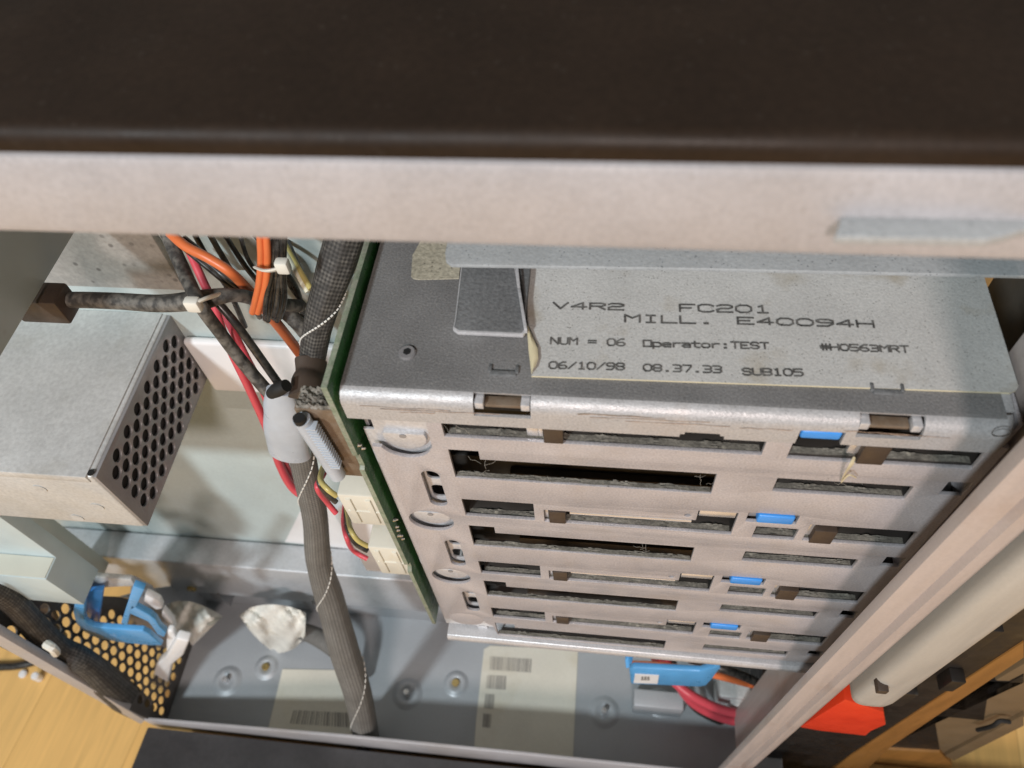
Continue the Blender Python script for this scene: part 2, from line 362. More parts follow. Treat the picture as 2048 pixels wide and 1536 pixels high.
# bottom sill lip, floor pan
def lipz(px, py): return P(px, py, 'y', Y0)
L0, L1, L2, L3 = lipz(290, 1440), lipz(700, 1475), lipz(1033, 1508), lipz(1300, 1536)
L4 = Vector((.26, Y0, L3.z+.001))
lip = [Vector((XL-.006, Y0, L0.z-.001)), L0, L1, L2, L3, L4]
b = MB(); top = [tuple(p) for p in lip]
b.prism(top + [(.26, Y0, -.56), (XL-.006, Y0, -.56)], (0, .0025, 0), .0005); b.obj('sill', M['frame'], tw)
bm_floor = plate([(XL, Y0+.002), (.26, Y0+.002), (.26, YB+.02), (XL, YB+.02)], [], .003, XY(ZF)); flo = link('floor_pan', bm_floor, M['floor'], tw)
def boss(px, py, r, kind):
    c = P(px, py, 'z', ZF)
    b = MB(); 
    prf = [(1.25, 0), (1.1, .0006), (.95, .002), (.8, .0026), (.55, .0026), (.48, .0018)]
    n = 28; rg = [[b.bm.verts.new((c.x + k*r*math.cos(2*math.pi*i/n), c.y + k*r*math.sin(2*math.pi*i/n), ZF+h)) for i in range(n)] for k, h in prf]
    for a, d in zip(rg, rg[1:]):
        for i in range(n): b.bm.faces.new((a[i], a[(i+1) % n], d[(i+1) % n], d[i]))
    b.bm.faces.new(rg[-1])
    o = b.obj('boss', M['floor'], flo, smooth=60)
    b = MB()
    if kind == 'stud': b.cyl((c.x, c.y, ZF+.005), (0, 0, 1), r*.22, .008, 14, bev=.0006); b.obj('stud', M['bright'], flo, smooth=50)
    else: b.cyl((c.x, c.y, ZF+.003), (0, 0, 1), r*.36, .0028, 16, bev=.0005); b.obj('screw', M['brass'], flo, smooth=50)
for a in ((455, 1362, .012, 'stud'), (533, 1335, .010, 'screw'), (815, 1388, .012, 'stud'), (912, 1367, .010, 'screw'), (1208, 1424, .012, 'stud'), (1320, 1405, .011, 'screw')): boss(*a)
# two paper stickers on the floor pan
def sticker(pts, bars, label):
    b = MB(); b.prism([tuple(P(x, y, 'z', ZF+.0008)) for x, y in pts], (0, 0, -.0006), .0001)
    o = b.obj('sticker', M['paper'], flo, smooth=0, label=label)
    b = MB(); z = ZF+.0012
    for x0, y0, x1, y1, x2, y2, x3, y3, nb in bars:   # quad corners tl tr br bl
        for i in range(nb):
            a = i/nb; wdt = random.uniform(.25, .75)/nb
            def at(u, v):
                p = (Vector((x0, y0))*(1-u) + Vector((x1, y1))*u)*(1-v) + (Vector((x3, y3))*(1-u) + Vector((x2, y2))*u)*v
                return P(p.x, p.y, 'z', z)
            b.poly([at(a, 0), at(a+wdt, 0), at(a+wdt, 1), at(a, 1)])
    b.obj('barcode', M['barcode'], o, smooth=0)
sticker([(565, 1338), (676, 1340), (690, 1350), (735, 1385), (742, 1478), (535, 1462)], [(588, 1420, 700, 1426, 702, 1455, 580, 1447, 22), (712, 1430, 728, 1431, 730, 1458, 714, 1457, 3)], 'cream sticker with one long barcode, partly behind the braided sleeve')
sticker([(968, 1298), (980, 1291), (1090, 1296), (1156, 1302), (1146, 1516), (948, 1502), (952, 1440)],
        [(981, 1313, 1064, 1318, 1062, 1345, 979, 1340, 26), (975, 1350, 1014, 1352, 1012, 1380, 972, 1377, 13), (971, 1388, 991, 1389, 989, 1418, 968, 1416, 7), (967, 1427, 984, 1428, 982, 1456, 965, 1454, 6)],
        'long cream sticker carrying four stacked small barcodes')
# left wall with hexagonal vent field, left post
holes = []
r = .0052; sx = .0105; sz = .0150
for i in range(9):
    for j in range(19):
        y = -.0125 + i*sx*.75; z = -.545 + j*sz + (sz/2 if i % 2 else 0)
        if z < -.300 and y < .060 and y < (.058 if z < -.48 else .056 + (-.47 - z)*.26) - .004: holes.append(circle(y, z, .0036, 16, .0060))
me = plate([(Y0+.001, -.562), (.066, -.562), (.064, -.470), (.050, -.410), (.030, -.350), (.012, -.300), (.012, -.16), (Y0+.001, -.16)], holes, .0016, YZ(XL)); link('side_wall', me, M['sidewall'], tw)
b = MB(); b.prism([tuple(P(-90, 1218, 'y', Y0)), tuple(P(290, 1441, 'y', Y0)), tuple(P(282, 1449, 'y', Y0)), tuple(P(-90, 1243, 'y', Y0))], (0, .006, 0), .0006); b.obj('left_post', M['frame'], tw)
link('corner_plate', plate([(.0664, -.562), (.0644, -.470), (.0504, -.4105), (.069, -.444), (.090, -.490), (YB-.001, -.500), (YB-.001, -.562)], [], .0014, YZ(XL)), M['beam'], tw)
# back wall (two levels) and the box ledge behind the power supply
zstep = P(450, 808, 'y', YB).z; zb_x = P(635, 1206, 'y', .087).z
b = MB(); b.box((-.46, YB, zb_x), (XL, YB+.003, zstep-.0002), .0003); b.box((XL+.0002, YB, ZF), (.24, YB+.003, zstep), .0003); b.box((-.46, YB-.003, zstep), (.24, YB+.003, .12), .0003); b.obj('back_wall', M['backwall'], tw)
zl = P(200, 520, 'y', YB).z
b = MB(); b.box((XL, YB-.008, zl-.012), (P(345, 540, 'y', YB-.008).x, YB-.0035, zl+.10), .0006); b.obj('rear_shelf', M['shelf'], tw)
b = MB(); p = P(540, 600, 'y', YB); b.box((P(430,600,'y',YB).x, YB-.012, p.z+.035), (.0, YB-.0035, p.z+.10), .0008); b.obj('rear_rail', M['backwall'], tw)
b = MB(); c = P(428, 783, 'y', YB-.009); d = P(700, 700, 'y', YB-.009); b.box((c.x, YB-.009, c.z), (d.x, YB-.0035, d.z), .0025, 3); b.obj('rear_cap', M['white'], tw)
b = MB(); b.prism([P(612, 1000, 'y', YB-.001), P(740, 1008, 'y', YB-.001), P(790, 1108, 'y', YB-.001), P(570, 1084, 'y', YB-.001)], (0, .0008, 0)); b.obj('rear_sticker', M['white'], tw)
b = MB(); b.box((.2540, .027, ZF), (.2570, YB, .1160), .0005); b.obj('inner_end_wall', M['shaded_wall'], tw)
# cross beam
YM = .087
za = P(450, 1133, 'y', YM).z; zb_ = P(635, 1206, 'y', YM).z
b = MB(); b.box((P(112, 1117, 'y', YM).x, YM, zb_), (.05, YB-.001, za), .0016, 3); beam = b.obj('cross_beam', M['beam'], tw)
b = MB(); c = P(384, 1176, 'y', YM); b.cyl((c.x, c.y-.001, c.z), (0, 1, 0), .0045, .003, 16, bev=.0006); b.obj('screw', M['brass'], beam, smooth=50)
for px in (462, 628):
    b = MB(); c = P(px, 1215, 'y', YM+.004); b.box((c.x-.006, YM+.002, zb_-.028), (c.x+.006, YM+.010, zb_+.004), .001); b.box((c.x+.008, YM-.002, zb_-.028), (c.x+.0105, YM+.010, zb_+.004), .0005); b.obj('beam_hanger', M['vent'], beam)
b = MB(); b.box((XL, YM+.012, ZF), (.05, YM+.016, zb_), .0003); b.obj('under_beam_panel', M['floor'], tw)
# slate divider hanging at the upper left
xd = P(135, 490, 'z', -.02).x
b = MB(); b.box((xd-.004, Y0+.003, -.02), (xd, YB-.004, .116), .0008); b.obj('divider_panel', M['slate'], tw)
# stepped bracket low on the left wall
ya = .014; q1 = P(112, 1115, 'y', ya); q2 = P(100, 1160, 'z', q1.z)
prf = [(ya+.010, q1.z+.16), (ya, q1.z+.16), (ya, q1.z), (q2.y, q1.z), (q2.y, q1.z-.045), (ya+.010, q1.z-.045)]
b = MB(); b.prism([(XL+.002, y, z) for y, z in prf], (q1.x-XL-.002, 0, 0), .0006); 
sb = b.obj('step_bracket', M['bluemetal'], tw)
b = MB(); b.box((XL+.002, q2.y+.0008, q1.z), (q1.x-.0008, ya-.0006, q1.z+.0006)); b.obj('bracket_ledge', M['cream'], sb, smooth=0)
b = MB(); c = P(118, 1085, 'y', .080); b.box((c.x-.004, .076, c.z-.05), (c.x+.014, .080, c.z+.10), .0005); b.box((c.x+.014, .070, c.z-.05), (c.x+.0175, .084, c.z+.10), .0005); b.obj('bracket_upright', M['cream'], sb)
# black outer base in front of the sill
b = MB(); e0 = P(291, 1448, 'z', -.53); e1 = P(262, 1536, 'z', -.53)
b.prism([(e0.x, Y0-.004, -.535), (e1.x-.01, Y0-.16, -.535), (.5, Y0-.16, -.535), (.5, Y0-.004, -.535)], (0, 0, -.03), .0015); b.obj('base_plinth', M['charcoal'], tw)

# ------------------------------------------------------------------ front door parts at right (outside the post)
fr = thing('front_bezel', (.33, .0, ZW), 'black plastic front bezel beside the steel post, with inner ribs', 'bezel')
yz = .004
def V_(px, py, y=yz): return P(px, py, 'y', y)
b = MB(); b.prism([V_(2200, 1010), V_(2200, 1190), V_(2048, 1290), V_(1872, 1402), V_(1700, 1512), V_(1600, 1575), V_(1480, 1575), V_(1545, 1500), V_(1600, 1440), V_(1760, 1330)], (0, .02, 0), .0008); b.obj('bezel_body', M['plasticblack'], fr)
b = MB(); b.prism([V_(2048, 1284, yz-.001), V_(2048, 1316, yz-.001), V_(1782, 1494, yz-.001), V_(1712, 1560, yz-.001), V_(1640, 1560, yz-.001), V_(1700, 1512, yz-.001)], (0, .012, 0), .0006); b.obj('painted_lit_edge', M['woodbox'], fr)  # brown colour stands for light along the black bezel's edge
for (x0, y0, wd, hh) in ((1850, 1300, .012, .03), (1960, 1240, .010, .05), (1900, 1345, .008, .02), (1800, 1370, .010, .03)):
    b = MB(); c = V_(x0, y0, yz-.003); b.box((c.x, yz-.008, c.z-hh), (c.x+wd, yz, c.z), .0008); b.obj('rib', M['plasticblack'], fr)
cb = thing('wooden_cabinet', (.45, .02, ZW), 'brown wooden cabinet standing in shade at the lower right corner', 'cabinet')
y2 = .02
b = MB(); b.prism([V_(2200, 1240, y2), V_(2200, 1350, y2), V_(2048, 1436, y2), V_(1890, 1512, y2), V_(1840, 1560, y2), V_(1660, 1560, y2), V_(1760, 1495, y2)], (0, .03, 0), .001); b.obj('carcass', M['tan'], cb)
b = MB(); b.prism([V_(2048, 1350, y2-.001), V_(2048, 1366, y2-.001), V_(1980, 1364, y2-.001), V_(1968, 1441, y2-.001), V_(1868, 1432, y2-.001), V_(1880, 1503, y2-.001), V_(1768, 1494, y2-.001)], (0, .010, 0), .0004); b.obj('painted_shadow', M['plasticblack'], cb)  # black sheet stands for the shadows on the carcass
b = MB(); b.prism([V_(1690, 1512, y2-.003), V_(1760, 1498, y2-.003), V_(1880, 1505, y2-.003), V_(1905, 1530, y2-.003), V_(1890, 1560, y2-.003), V_(1640, 1560, y2-.003)], (0, .010, 0), .0004); b.obj('drawer_front', M['woodbox'], cb)
b = MB(); b.prism([V_(2048, 1430, y2-.003), V_(2048, 1452, y2-.003), V_(1908, 1522, y2-.003), V_(1890, 1512, y2-.003)], (0, .008, 0), .0006); b.obj('edge_strip', M['tan'], cb)
b = MB(); b.tube([V_(1955, 1460, y2-.006), V_(1985, 1452, y2-.008), V_(2000, 1442, y2-.006), V_(2020, 1444, y2-.006)], .0016, 8); b.obj('latch', M['matteblack'], cb)
# pale floorboards outside at right are the wooden floor itself
rd = MB(); yy = -.006
rd.prism([V_(1690, 1400, yy), V_(1768, 1425, yy), V_(1772, 1450, yy), V_(1742, 1463, yy), V_(1732, 1472, yy), V_(1640, 1462, yy), V_(1600, 1455, yy)], (0, .02, 0), .001)
tag(rd.obj('latch_block', M['redplastic']), 'bright vermilion plastic block behind the lower end of the post', 'latch')

# ------------------------------------------------------------------ drive cage
cg = thing('drive_cage', (.105, .05, -.268), 'grey steel disk drive cage with slotted front and a printed label on top', 'drive cage')
PT = .0661
CX1 = .2165
# front panel
hol = []
def R_(x0, z0, x1, z1, k=0, r=.0004): hol.append(rect(x0, z0 - PT*k, x1, z1 - PT*k, r))
for k in range(4):
    if k: 
        R_(.0317, -.0252, .0614, -.0096, k)
        hol.append([(x, z-PT*k) for x, z in ((.0655, -.0257), (.1424, -.0257), (.1424, -.0056), (.127, -.0056), (.127, -.0145), (.0655, -.0145))])
        R_(.1460, -.0124, .1652, -.0042, k); R_(.151, -.0268, .1675, -.0163, k)
        R_(.1708, -.0262, .2110, -.0112, k)
        hol.append(circle(.1232, -.0105-PT*k, .0013, 14))
    else:
        pass
    hol.append([(x, z-PT*k) for x, z in ((.0317, -.0569), (.1297, -.0569), (.1297, -.0413), (.043, -.0413), (.043, -.0352), (.0317, -.0352))])
    R_(.151, -.0517, .1974, -.0415, k); R_(.2072, -.0462, .2148, -.0366, k)
    hol.append(rect(.0179, -.0836-PT*k, .0252, -.0531-PT*k, .0036))
    if k: hol.append(circle(.0154, -.0993-PT*(k-1), .0099, 36))
R_(.151, -.0505, .1974, -.0415, 3.97)
hol = [h for h in hol if min(p[1] for p in h) > -.2615]
arc = [(.0154 + .0099*math.cos(math.radians(a)), -.0331 + .0099*math.sin(math.radians(a))) for a in range(200, 346, 8)]
arc2 = [(.0154 + .0099*math.cos(math.radians(a)), -.0993-PT*2 + .0099*math.sin(math.radians(a))) for a in range(165, 19, -8)]
out = [(.0026, -.0360)] + arc + [(.0258, -.0345), (.0262, -.0125), (.0317, -.0125), (.0317, -.0260), (.1424, -.0260), (.1424, -.0125), (.151, -.0125), (.151, -.0272), (.2110, -.0272), (.2110, -.0125), (CX1, -.0125), (CX1, -.2575), (.0318, -.2575), (.0300, -.2400)] + arc2[::-1][:0] + [(.0262, -.2360)] + [(.0154 + .0099*math.cos(math.radians(a)), -.2317 + .0099*math.sin(math.radians(a))) for a in range(20, 165, 9)] + [(.0052, -.2340), (.0026, -.2340)]
link('front_panel', plate(out, hol, .0016, XZ(0), .0002), M['panel'], cg)
# inner sheet behind the left margin
hol2 = []
for k in range(4):
    z = -PT*k; hol2 += [rect(.0186, -.0665+z, .0246, -.0545+z, .0025), rect(.0186, -.0825+z, .0246, -.0720+z, .0025)]
hol2.append(circle(.0225, -.0135, .0028, 18))
link('inner_sheet', plate([(-.0005, -.003), (.0300, -.003), (.0300, -.254), (-.0002, -.254), (-.0002, -.030), (.004, -.030), (.004, -.022), (-.0005, -.022)], hol2, .0012, XZ(.0038), .0002), M['lining'], cg)
for k in range(4):
    z = -.0331 - PT*k
    b = MB(); pts = [(.0154 + .0083*math.cos(math.radians(a)), z + .0012 + .0083*math.sin(math.radians(a))) for a in range(-200, 21, 10)]
    b.prism([(x, .0020, zz) for x, zz in pts], (0, .0020, 0), .0005)
    o = b.obj('round_boss', M['lining'], cg, smooth=40)
    b = MB(); b.cyl((.0150, .0020, z+.0025), (0, 1, 0), .0013, .0006, 14); b.obj('rivet', M['vent'], o)
# top cover: sheet with rolled front edge and lip; two slots through the bend, cut-outs in the lip
rb = .0058
def lip_profile(zb):
    pr = [(.108, 0), (.05, 0), (rb-.0016, 0)]
    for a in range(15, 91, 15):
        t = math.radians(a); pr.append((rb-.0016 - rb*math.sin(t), -rb + rb*math.cos(t)))
    pr.append((-.0016, zb)); return pr
segs = [(-.0012, .0447, -.0143, 0), (.0447, .0640, -.0143, 1), (.0640, .1135, -.0143, 0), (.1135, .1150, -.0125, 0), (.1150, .1265, -.0112, 0), (.1265, .1280, -.0125, 0), (.1280, .1508, -.0143, 0), (.1508, .1648, -.0062, 0),
        (.1648, .1680, -.0135, 0), (.1680, .1875, -.0135, 1), (.1875, .2115, -.0135, 0)]
b = MB()
def strip(pr, x0, x1, lo, hi):
    th = .0013
    o = [Vector((0, y, z)) for y, z in pr[lo:hi]]
    nn = []
    for i in range(len(pr)):
        a = Vector((0, *pr[max(i-1, 0)])); c = Vector((0, *pr[min(i+1, len(pr)-1)])); t = (c-a).normalized(); nn.append(Vector((0, -t.z, t.y)))
    inn = [p + nn[i+lo]*th*1 for i, p in enumerate(o)]
    poly = [(x0, p.y, p.z) for p in o] + [(x0, p.y, p.z) for p in inn[::-1]]
    b.prism(poly, (x1-x0, 0, 0))
for x0, x1, zb, notch in segs:
    pr = lip_profile(zb)
    if notch: strip(pr, x0, x1, 0, 4); pr2 = pr[:-1] + [(-.0016, -.0082), (-.0016, zb)]; strip(pr2, x0, x1, len(pr2)-2, len(pr2))
    else: strip(pr, x0, x1, 0, len(pr))
bmesh.ops.remove_doubles(b.bm, verts=b.bm.verts, dist=1e-6)
capo = b.obj('top_cover', M['cap'], cg, smooth=35)
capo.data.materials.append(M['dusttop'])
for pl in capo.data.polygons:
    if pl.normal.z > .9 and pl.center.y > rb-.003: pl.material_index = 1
# right end of the lip rolls round the corner
b = MB(); b.prism([(.2116, rb, 0), (.2142, rb, 0), (.2200, .108, 0), (.2116, .108, 0)], (0, 0, -.0013), .0002)
pr = lip_profile(-.0130); rr = [[b.bm.verts.new((.2115 + dx, y + ins, z - ins*.6)) for y, z in pr[2:]] for dx, ins in ((0, 0), (.0012, .0002), (.0022, .0010), (.0027, .0028), (.0028, .0060))]
for a_, c_ in zip(rr, rr[1:]):
    for i in range(len(a_)-1): b.bm.faces.new((a_[i], a_[i+1], c_[i+1], c_[i]))
b.obj('corner_return', M['cap'], cg)
for x0, x1 in ((.0447, .0640), (.1680, .1875)):
    b = MB(); b.box((x0+.0035, .0008, -.0062), (x1-.0035, .0046, -.0046), .0003); h = b.obj('hook', M['brown_pale'], cg)
    b = MB(); b.box((x0+.0003, -.0004, -.0058), (x0+.0034, .0040, -.0022), .0004); b.box((x1-.0034, -.0004, -.0058), (x1-.0003, .0040, -.0022), .0004); b.obj('hook_ear', M['lining'], h)
    b = MB(); xm = (x0+x1)/2 - .0005; b.box((xm-.0045, .0095, -.0004), (xm+.0045, .0115, .0008), .0003); b.box((xm-.0052, .0105, -.0004), (xm-.0040, .0135, .0010), .0003); b.box((xm+.0040, .0105, -.0004), (xm+.0052, .0135, .0010), .0003); b.obj('staked_tab', M['dusttab'], cg)
b = MB(); c = P(815, 707, 'z', 0); b.cyl((c.x, c.y, .0004), (0, 0, 1), .0030, .0012, 20, bev=.0003); sc_ = b.obj('screw', M['vent'], cg, smooth=40)
b = MB(); b.cyl((c.x, c.y, .0011), (0, 0, 1), .0014, .0004, 6); b.obj('screw_recess', M['matteblack'], sc_)
# scratches line on the top
# bottom flange
b = MB(); b.prism([(x, y, z) for x, y, z in ((.0005, -.0035, -.2640), (.0005, -.0035, -.2600), (.0005, -.0020, -.2578), (.0005, .100, -.2578), (.0005, .100, -.2640))], (.2165, 0, 0), .0006)
for v in b.bm.verts: v.co.z -= (v.co.x) * .012
b.obj('bottom_flange', M['lining'], cg)
# side walls and back so the bays are dark inside
b = MB(); b.box((.0002, .006, -.254), (.0016, .104, -.0035), .0002); b.obj('left_side', M['vent'], cg)
b = MB(); b.box((CX1-.0014, .0020, -.2574), (CX1, .104, -.0015), .0002); b.obj('right_side', M['panel'], cg)
b = MB(); b.box((.0018, .102, -.256), (CX1-.0016, .104, -.003), .0002); b.obj('rear_side', M['dark'], cg)
# per bay: latch, spacers, shelf, plated tabs, dust
dn = 0
def dust_strip(x0, x1, z, y0=.0016, y1=.0042, h=.0010):
    t = MB(); nx = max(6, int((x1-x0)/.0011)); ny = 5; g = []
    for i in range(nx+1):
        row = []
        for j in range(ny+1):
            e = min(i, nx-i, 2)/2
            row.append(t.bm.verts.new((x0+(x1-x0)*i/nx, y0+(y1-y0)*j/ny, z + (.0003 + random.random()*h*(.45+.55*j/ny))*e*(.55+.45*math.sin(i*.37+z*900)))))
        g.append(row)
    for i in range(nx):
        for j in range(ny): t.bm.faces.new((g[i][j], g[i+1][j], g[i+1][j+1], g[i][j+1]))
    return t
for k in range(4):
    zo = -PT*k
    if k < 4:
        b = MB(); b.box((.0325, .0017, zo-.0285), (.2150, .0105, zo-.0262), .0002); b.obj('bay_shelf', M['dark'], cg)
        b = MB(); b.box((.1515 if k == 0 else .1498, -.0016 if k == 0 else -.0009, zo-.0112), (.1642 if k == 0 else .1638, .0060, zo-(.0068 if k == 0 else .0048)), .0009, 3); lt = b.obj('release_latch', M['blue'], cg, smooth=50)
        b = MB(); b.box((.1660, .0022, zo-(.0140 if k == 0 else .0118)), (.1466, .0050, zo-.0035), .0003); b.obj('latch_backing', M['vent'], cg)
        b = MB(); b.box((.0676, -.0006, zo-.0255), (.0745, .010, zo-.0148), .0004); b.obj('spacer', M['brown'], cg)
        b = MB(); b.box((.1735, -.0006, zo-.0272), (.1822, .010, zo-.0155), .0004); b.obj('spacer', M['brown'], cg)
        b = MB(); b.box((.0655, .0018, zo-.0250), (.0672, .004, zo-.0135), .0003); b.box((.0614, .0018, zo-.0250), (.0655, .003, zo-.012), .0003) if k == 0 else None
        b.obj('guide_clip', M['bright'], cg)
        b = MB(); b.box((.1700, .0018, zo-.0245), (.1738, .004, zo-.0128), .0003); b.obj('guide_clip', M['bright'], cg)
        if k:
            b = MB(); b.box((.1276, .0004, zo-.0110), (.1418, .0016, zo-.0062), .0003); b.obj('plated_tab', M['bright'], cg)
        if k: b = MB(); b.cyl((.101, .0046, zo-.0215), (1, 0, 0), .0022, .050, 14); b.obj('guide_rod', M['bright'], cg, smooth=50)
        b = dust_strip(.0330, .1420, zo-.0261); o = b.obj('dust_line', M['dust'], cg, recalc=False)
        b = dust_strip(.1515, .2105, zo-.0261); o = b.obj('dust_line', M['dust'], cg, recalc=False)
        b = dust_strip(.1515, .1970, zo-.0516, .0016, .0038, .0010); o = b.obj('dust_line', M['dust'], cg, recalc=False)
        b = MB(); b.box((.146, .0017, zo-.0535), (.2150, .0105, zo-.0517), .0002); b.obj('bay_shelf', M['dark'], cg)
    b = dust_strip(.0320, .1295, zo-.0566 if k < 4 else zo-.0522, .0006, .0026, .0012); o = b.obj('dust_line', M['dust'], cg, recalc=False)
# drives in the bays
names = ['top', 'second', 'third', 'fourth', 'lowest']
for k in range(5):
    zo = -PT*k
    if k == 4: z0, z1 = zo+.008, zo-.004
    else: z0, z1 = zo-.0005, zo-.062
    if k < 4:
        b = MB(); b.box((.020, .016, zo-.0560), (.208, .095, zo-.0300), .001); b.box((.024, .018, zo-.0250), (.205, .095, zo-.0050), .001)
    else:
        b = MB(); b.box((.020, .016, -.2560), (.208, .095, -.2960+.0), .001) if False else b.box((.020, .016, -.2565), (.208, .095, -.2700+.018), .0008)
    o = b.obj('disk_drive', M['dark'])
    tag(o, 'dark disk drive seen through the slots of the %s bay of the cage' % names[k], 'disk drive', 'disk drives inside the cage')
    if k < 4:
        b = MB(); b.box((.075, .0145, zo-.0480), (.112, .0159, zo-.0340), .0003); b.obj('drive_label', M['brownin'], o)
        b = MB(); b.box((.050, .0145, zo-.0240), (.140, .0158+.002, zo-.0120), .0003); b.obj('drive_carrier', M['brownin'], o)
# lint hairs caught in the slots
hb = MB()
for (px, py, k) in [(905, 865, 2), (930, 870, 1), (950, 945, 2), (960, 930, 2), (975, 935, 1), (1415, 965, 2), (1400, 955, 1), (1300, 1100, 3), (1290, 1085, 1), (1560, 962, 1), (1650, 965, 1), (1700, 972, 1), (1720, 965, 1), (1020, 1170, 1), (1100, 880, 1), (1470, 905, 1), (1585, 900, 1), (1100, 960, 1), (1200, 968, 1)]:
    for q in range(k):
        c = P(px+random.uniform(-14, 14), py+random.uniform(-6, 10), 'y', -.0004); L = random.uniform(.003, .007); a = random.uniform(0, 6.28)
        pts = [c]
        for s in range(4):
            a += random.uniform(-.55, .55); pts.append(pts[-1] + Vector((math.cos(a)*L/4, random.uniform(-.0003, .0012), math.sin(a)*L/4)))
        hb.tube(pts, .00006, 4, 3)
o = hb.obj('lint_fibres', M['hair'], cg); o['kind'] = 'stuff'
# curled strip of label backing caught at the second slot
hb = MB(); hb.tube([P(1709, 914, 'y', -.002), P(1702, 930, 'y', -.004), P(1690, 948, 'y', -.003), P(1683, 965, 'y', -.001)], [.0007, .0011, .0006, .0004], 6, 6, .25); hb.tube([P(1684, 963, 'y', -.002), P(1698, 950, 'y', -.004), P(1712, 955, 'y', -.002)], .0003, 5, 6); hb.obj('paper_shred', M['labelback'], cg)

# --- label on top with printed text
zl_ = .0007
def LP(px, py): return P(px, py, 'z', zl_)
lp = [LP(1063, 752), LP(1066, 720), LP(1055, 660), LP(1056, 560), LP(1060, 500)] + [LP(1950, 505), LP(1968, 552), LP(2034, 762), LP(2037, 772), LP(2032, 781), LP(2020, 786), LP(2005, 785)]
b = MB(); b.prism([(p.x, p.y, zl_) for p in lp], (0, 0, -.0006), 0)
lab = b.obj('label', M['label'], cg, smooth=0, label='large stained grey label with printed dot matrix text')
lab.data.materials.append(M['labelback'])
for pl in lab.data.polygons:
    if pl.normal.z < .5: pl.material_index = 1
b = MB()
cur = [LP(1063, 750), LP(1060, 725), LP(1057, 700), LP(1055, 672), LP(1054, 655)]
cur2 = [LP(1072, 738), LP(1077, 722), LP(1076, 702), LP(1066, 680), LP(1056, 656)]
g = []
for a, c in zip(cur, cur2):
    g.append([b.bm.verts.new(a + Vector((0, 0, .0003))), b.bm.verts.new((a+c)/2 + Vector((0, 0, .0022))), b.bm.verts.new(c + Vector((0, 0, .0014)))])
for r0, r1 in zip(g, g[1:]):
    for i in range(2): b.bm.faces.new((r0[i], r0[i+1], r1[i+1], r1[i]))
b.obj('curled_edge', M['labelback'], lab, smooth=80)
b = MB(); 
def SP_(px, py): return P(px, py, 'z', .0006)
b.prism([SP_(822, 552), SP_(826, 557), SP_(838, 559), SP_(918, 557), SP_(925, 480), SP_(842, 480), SP_(825, 510)], (0, 0, -.0004), .0001); b.obj('small_label', M['dustlabel'], cg, smooth=0, label='small yellowed label under the hanging fin')

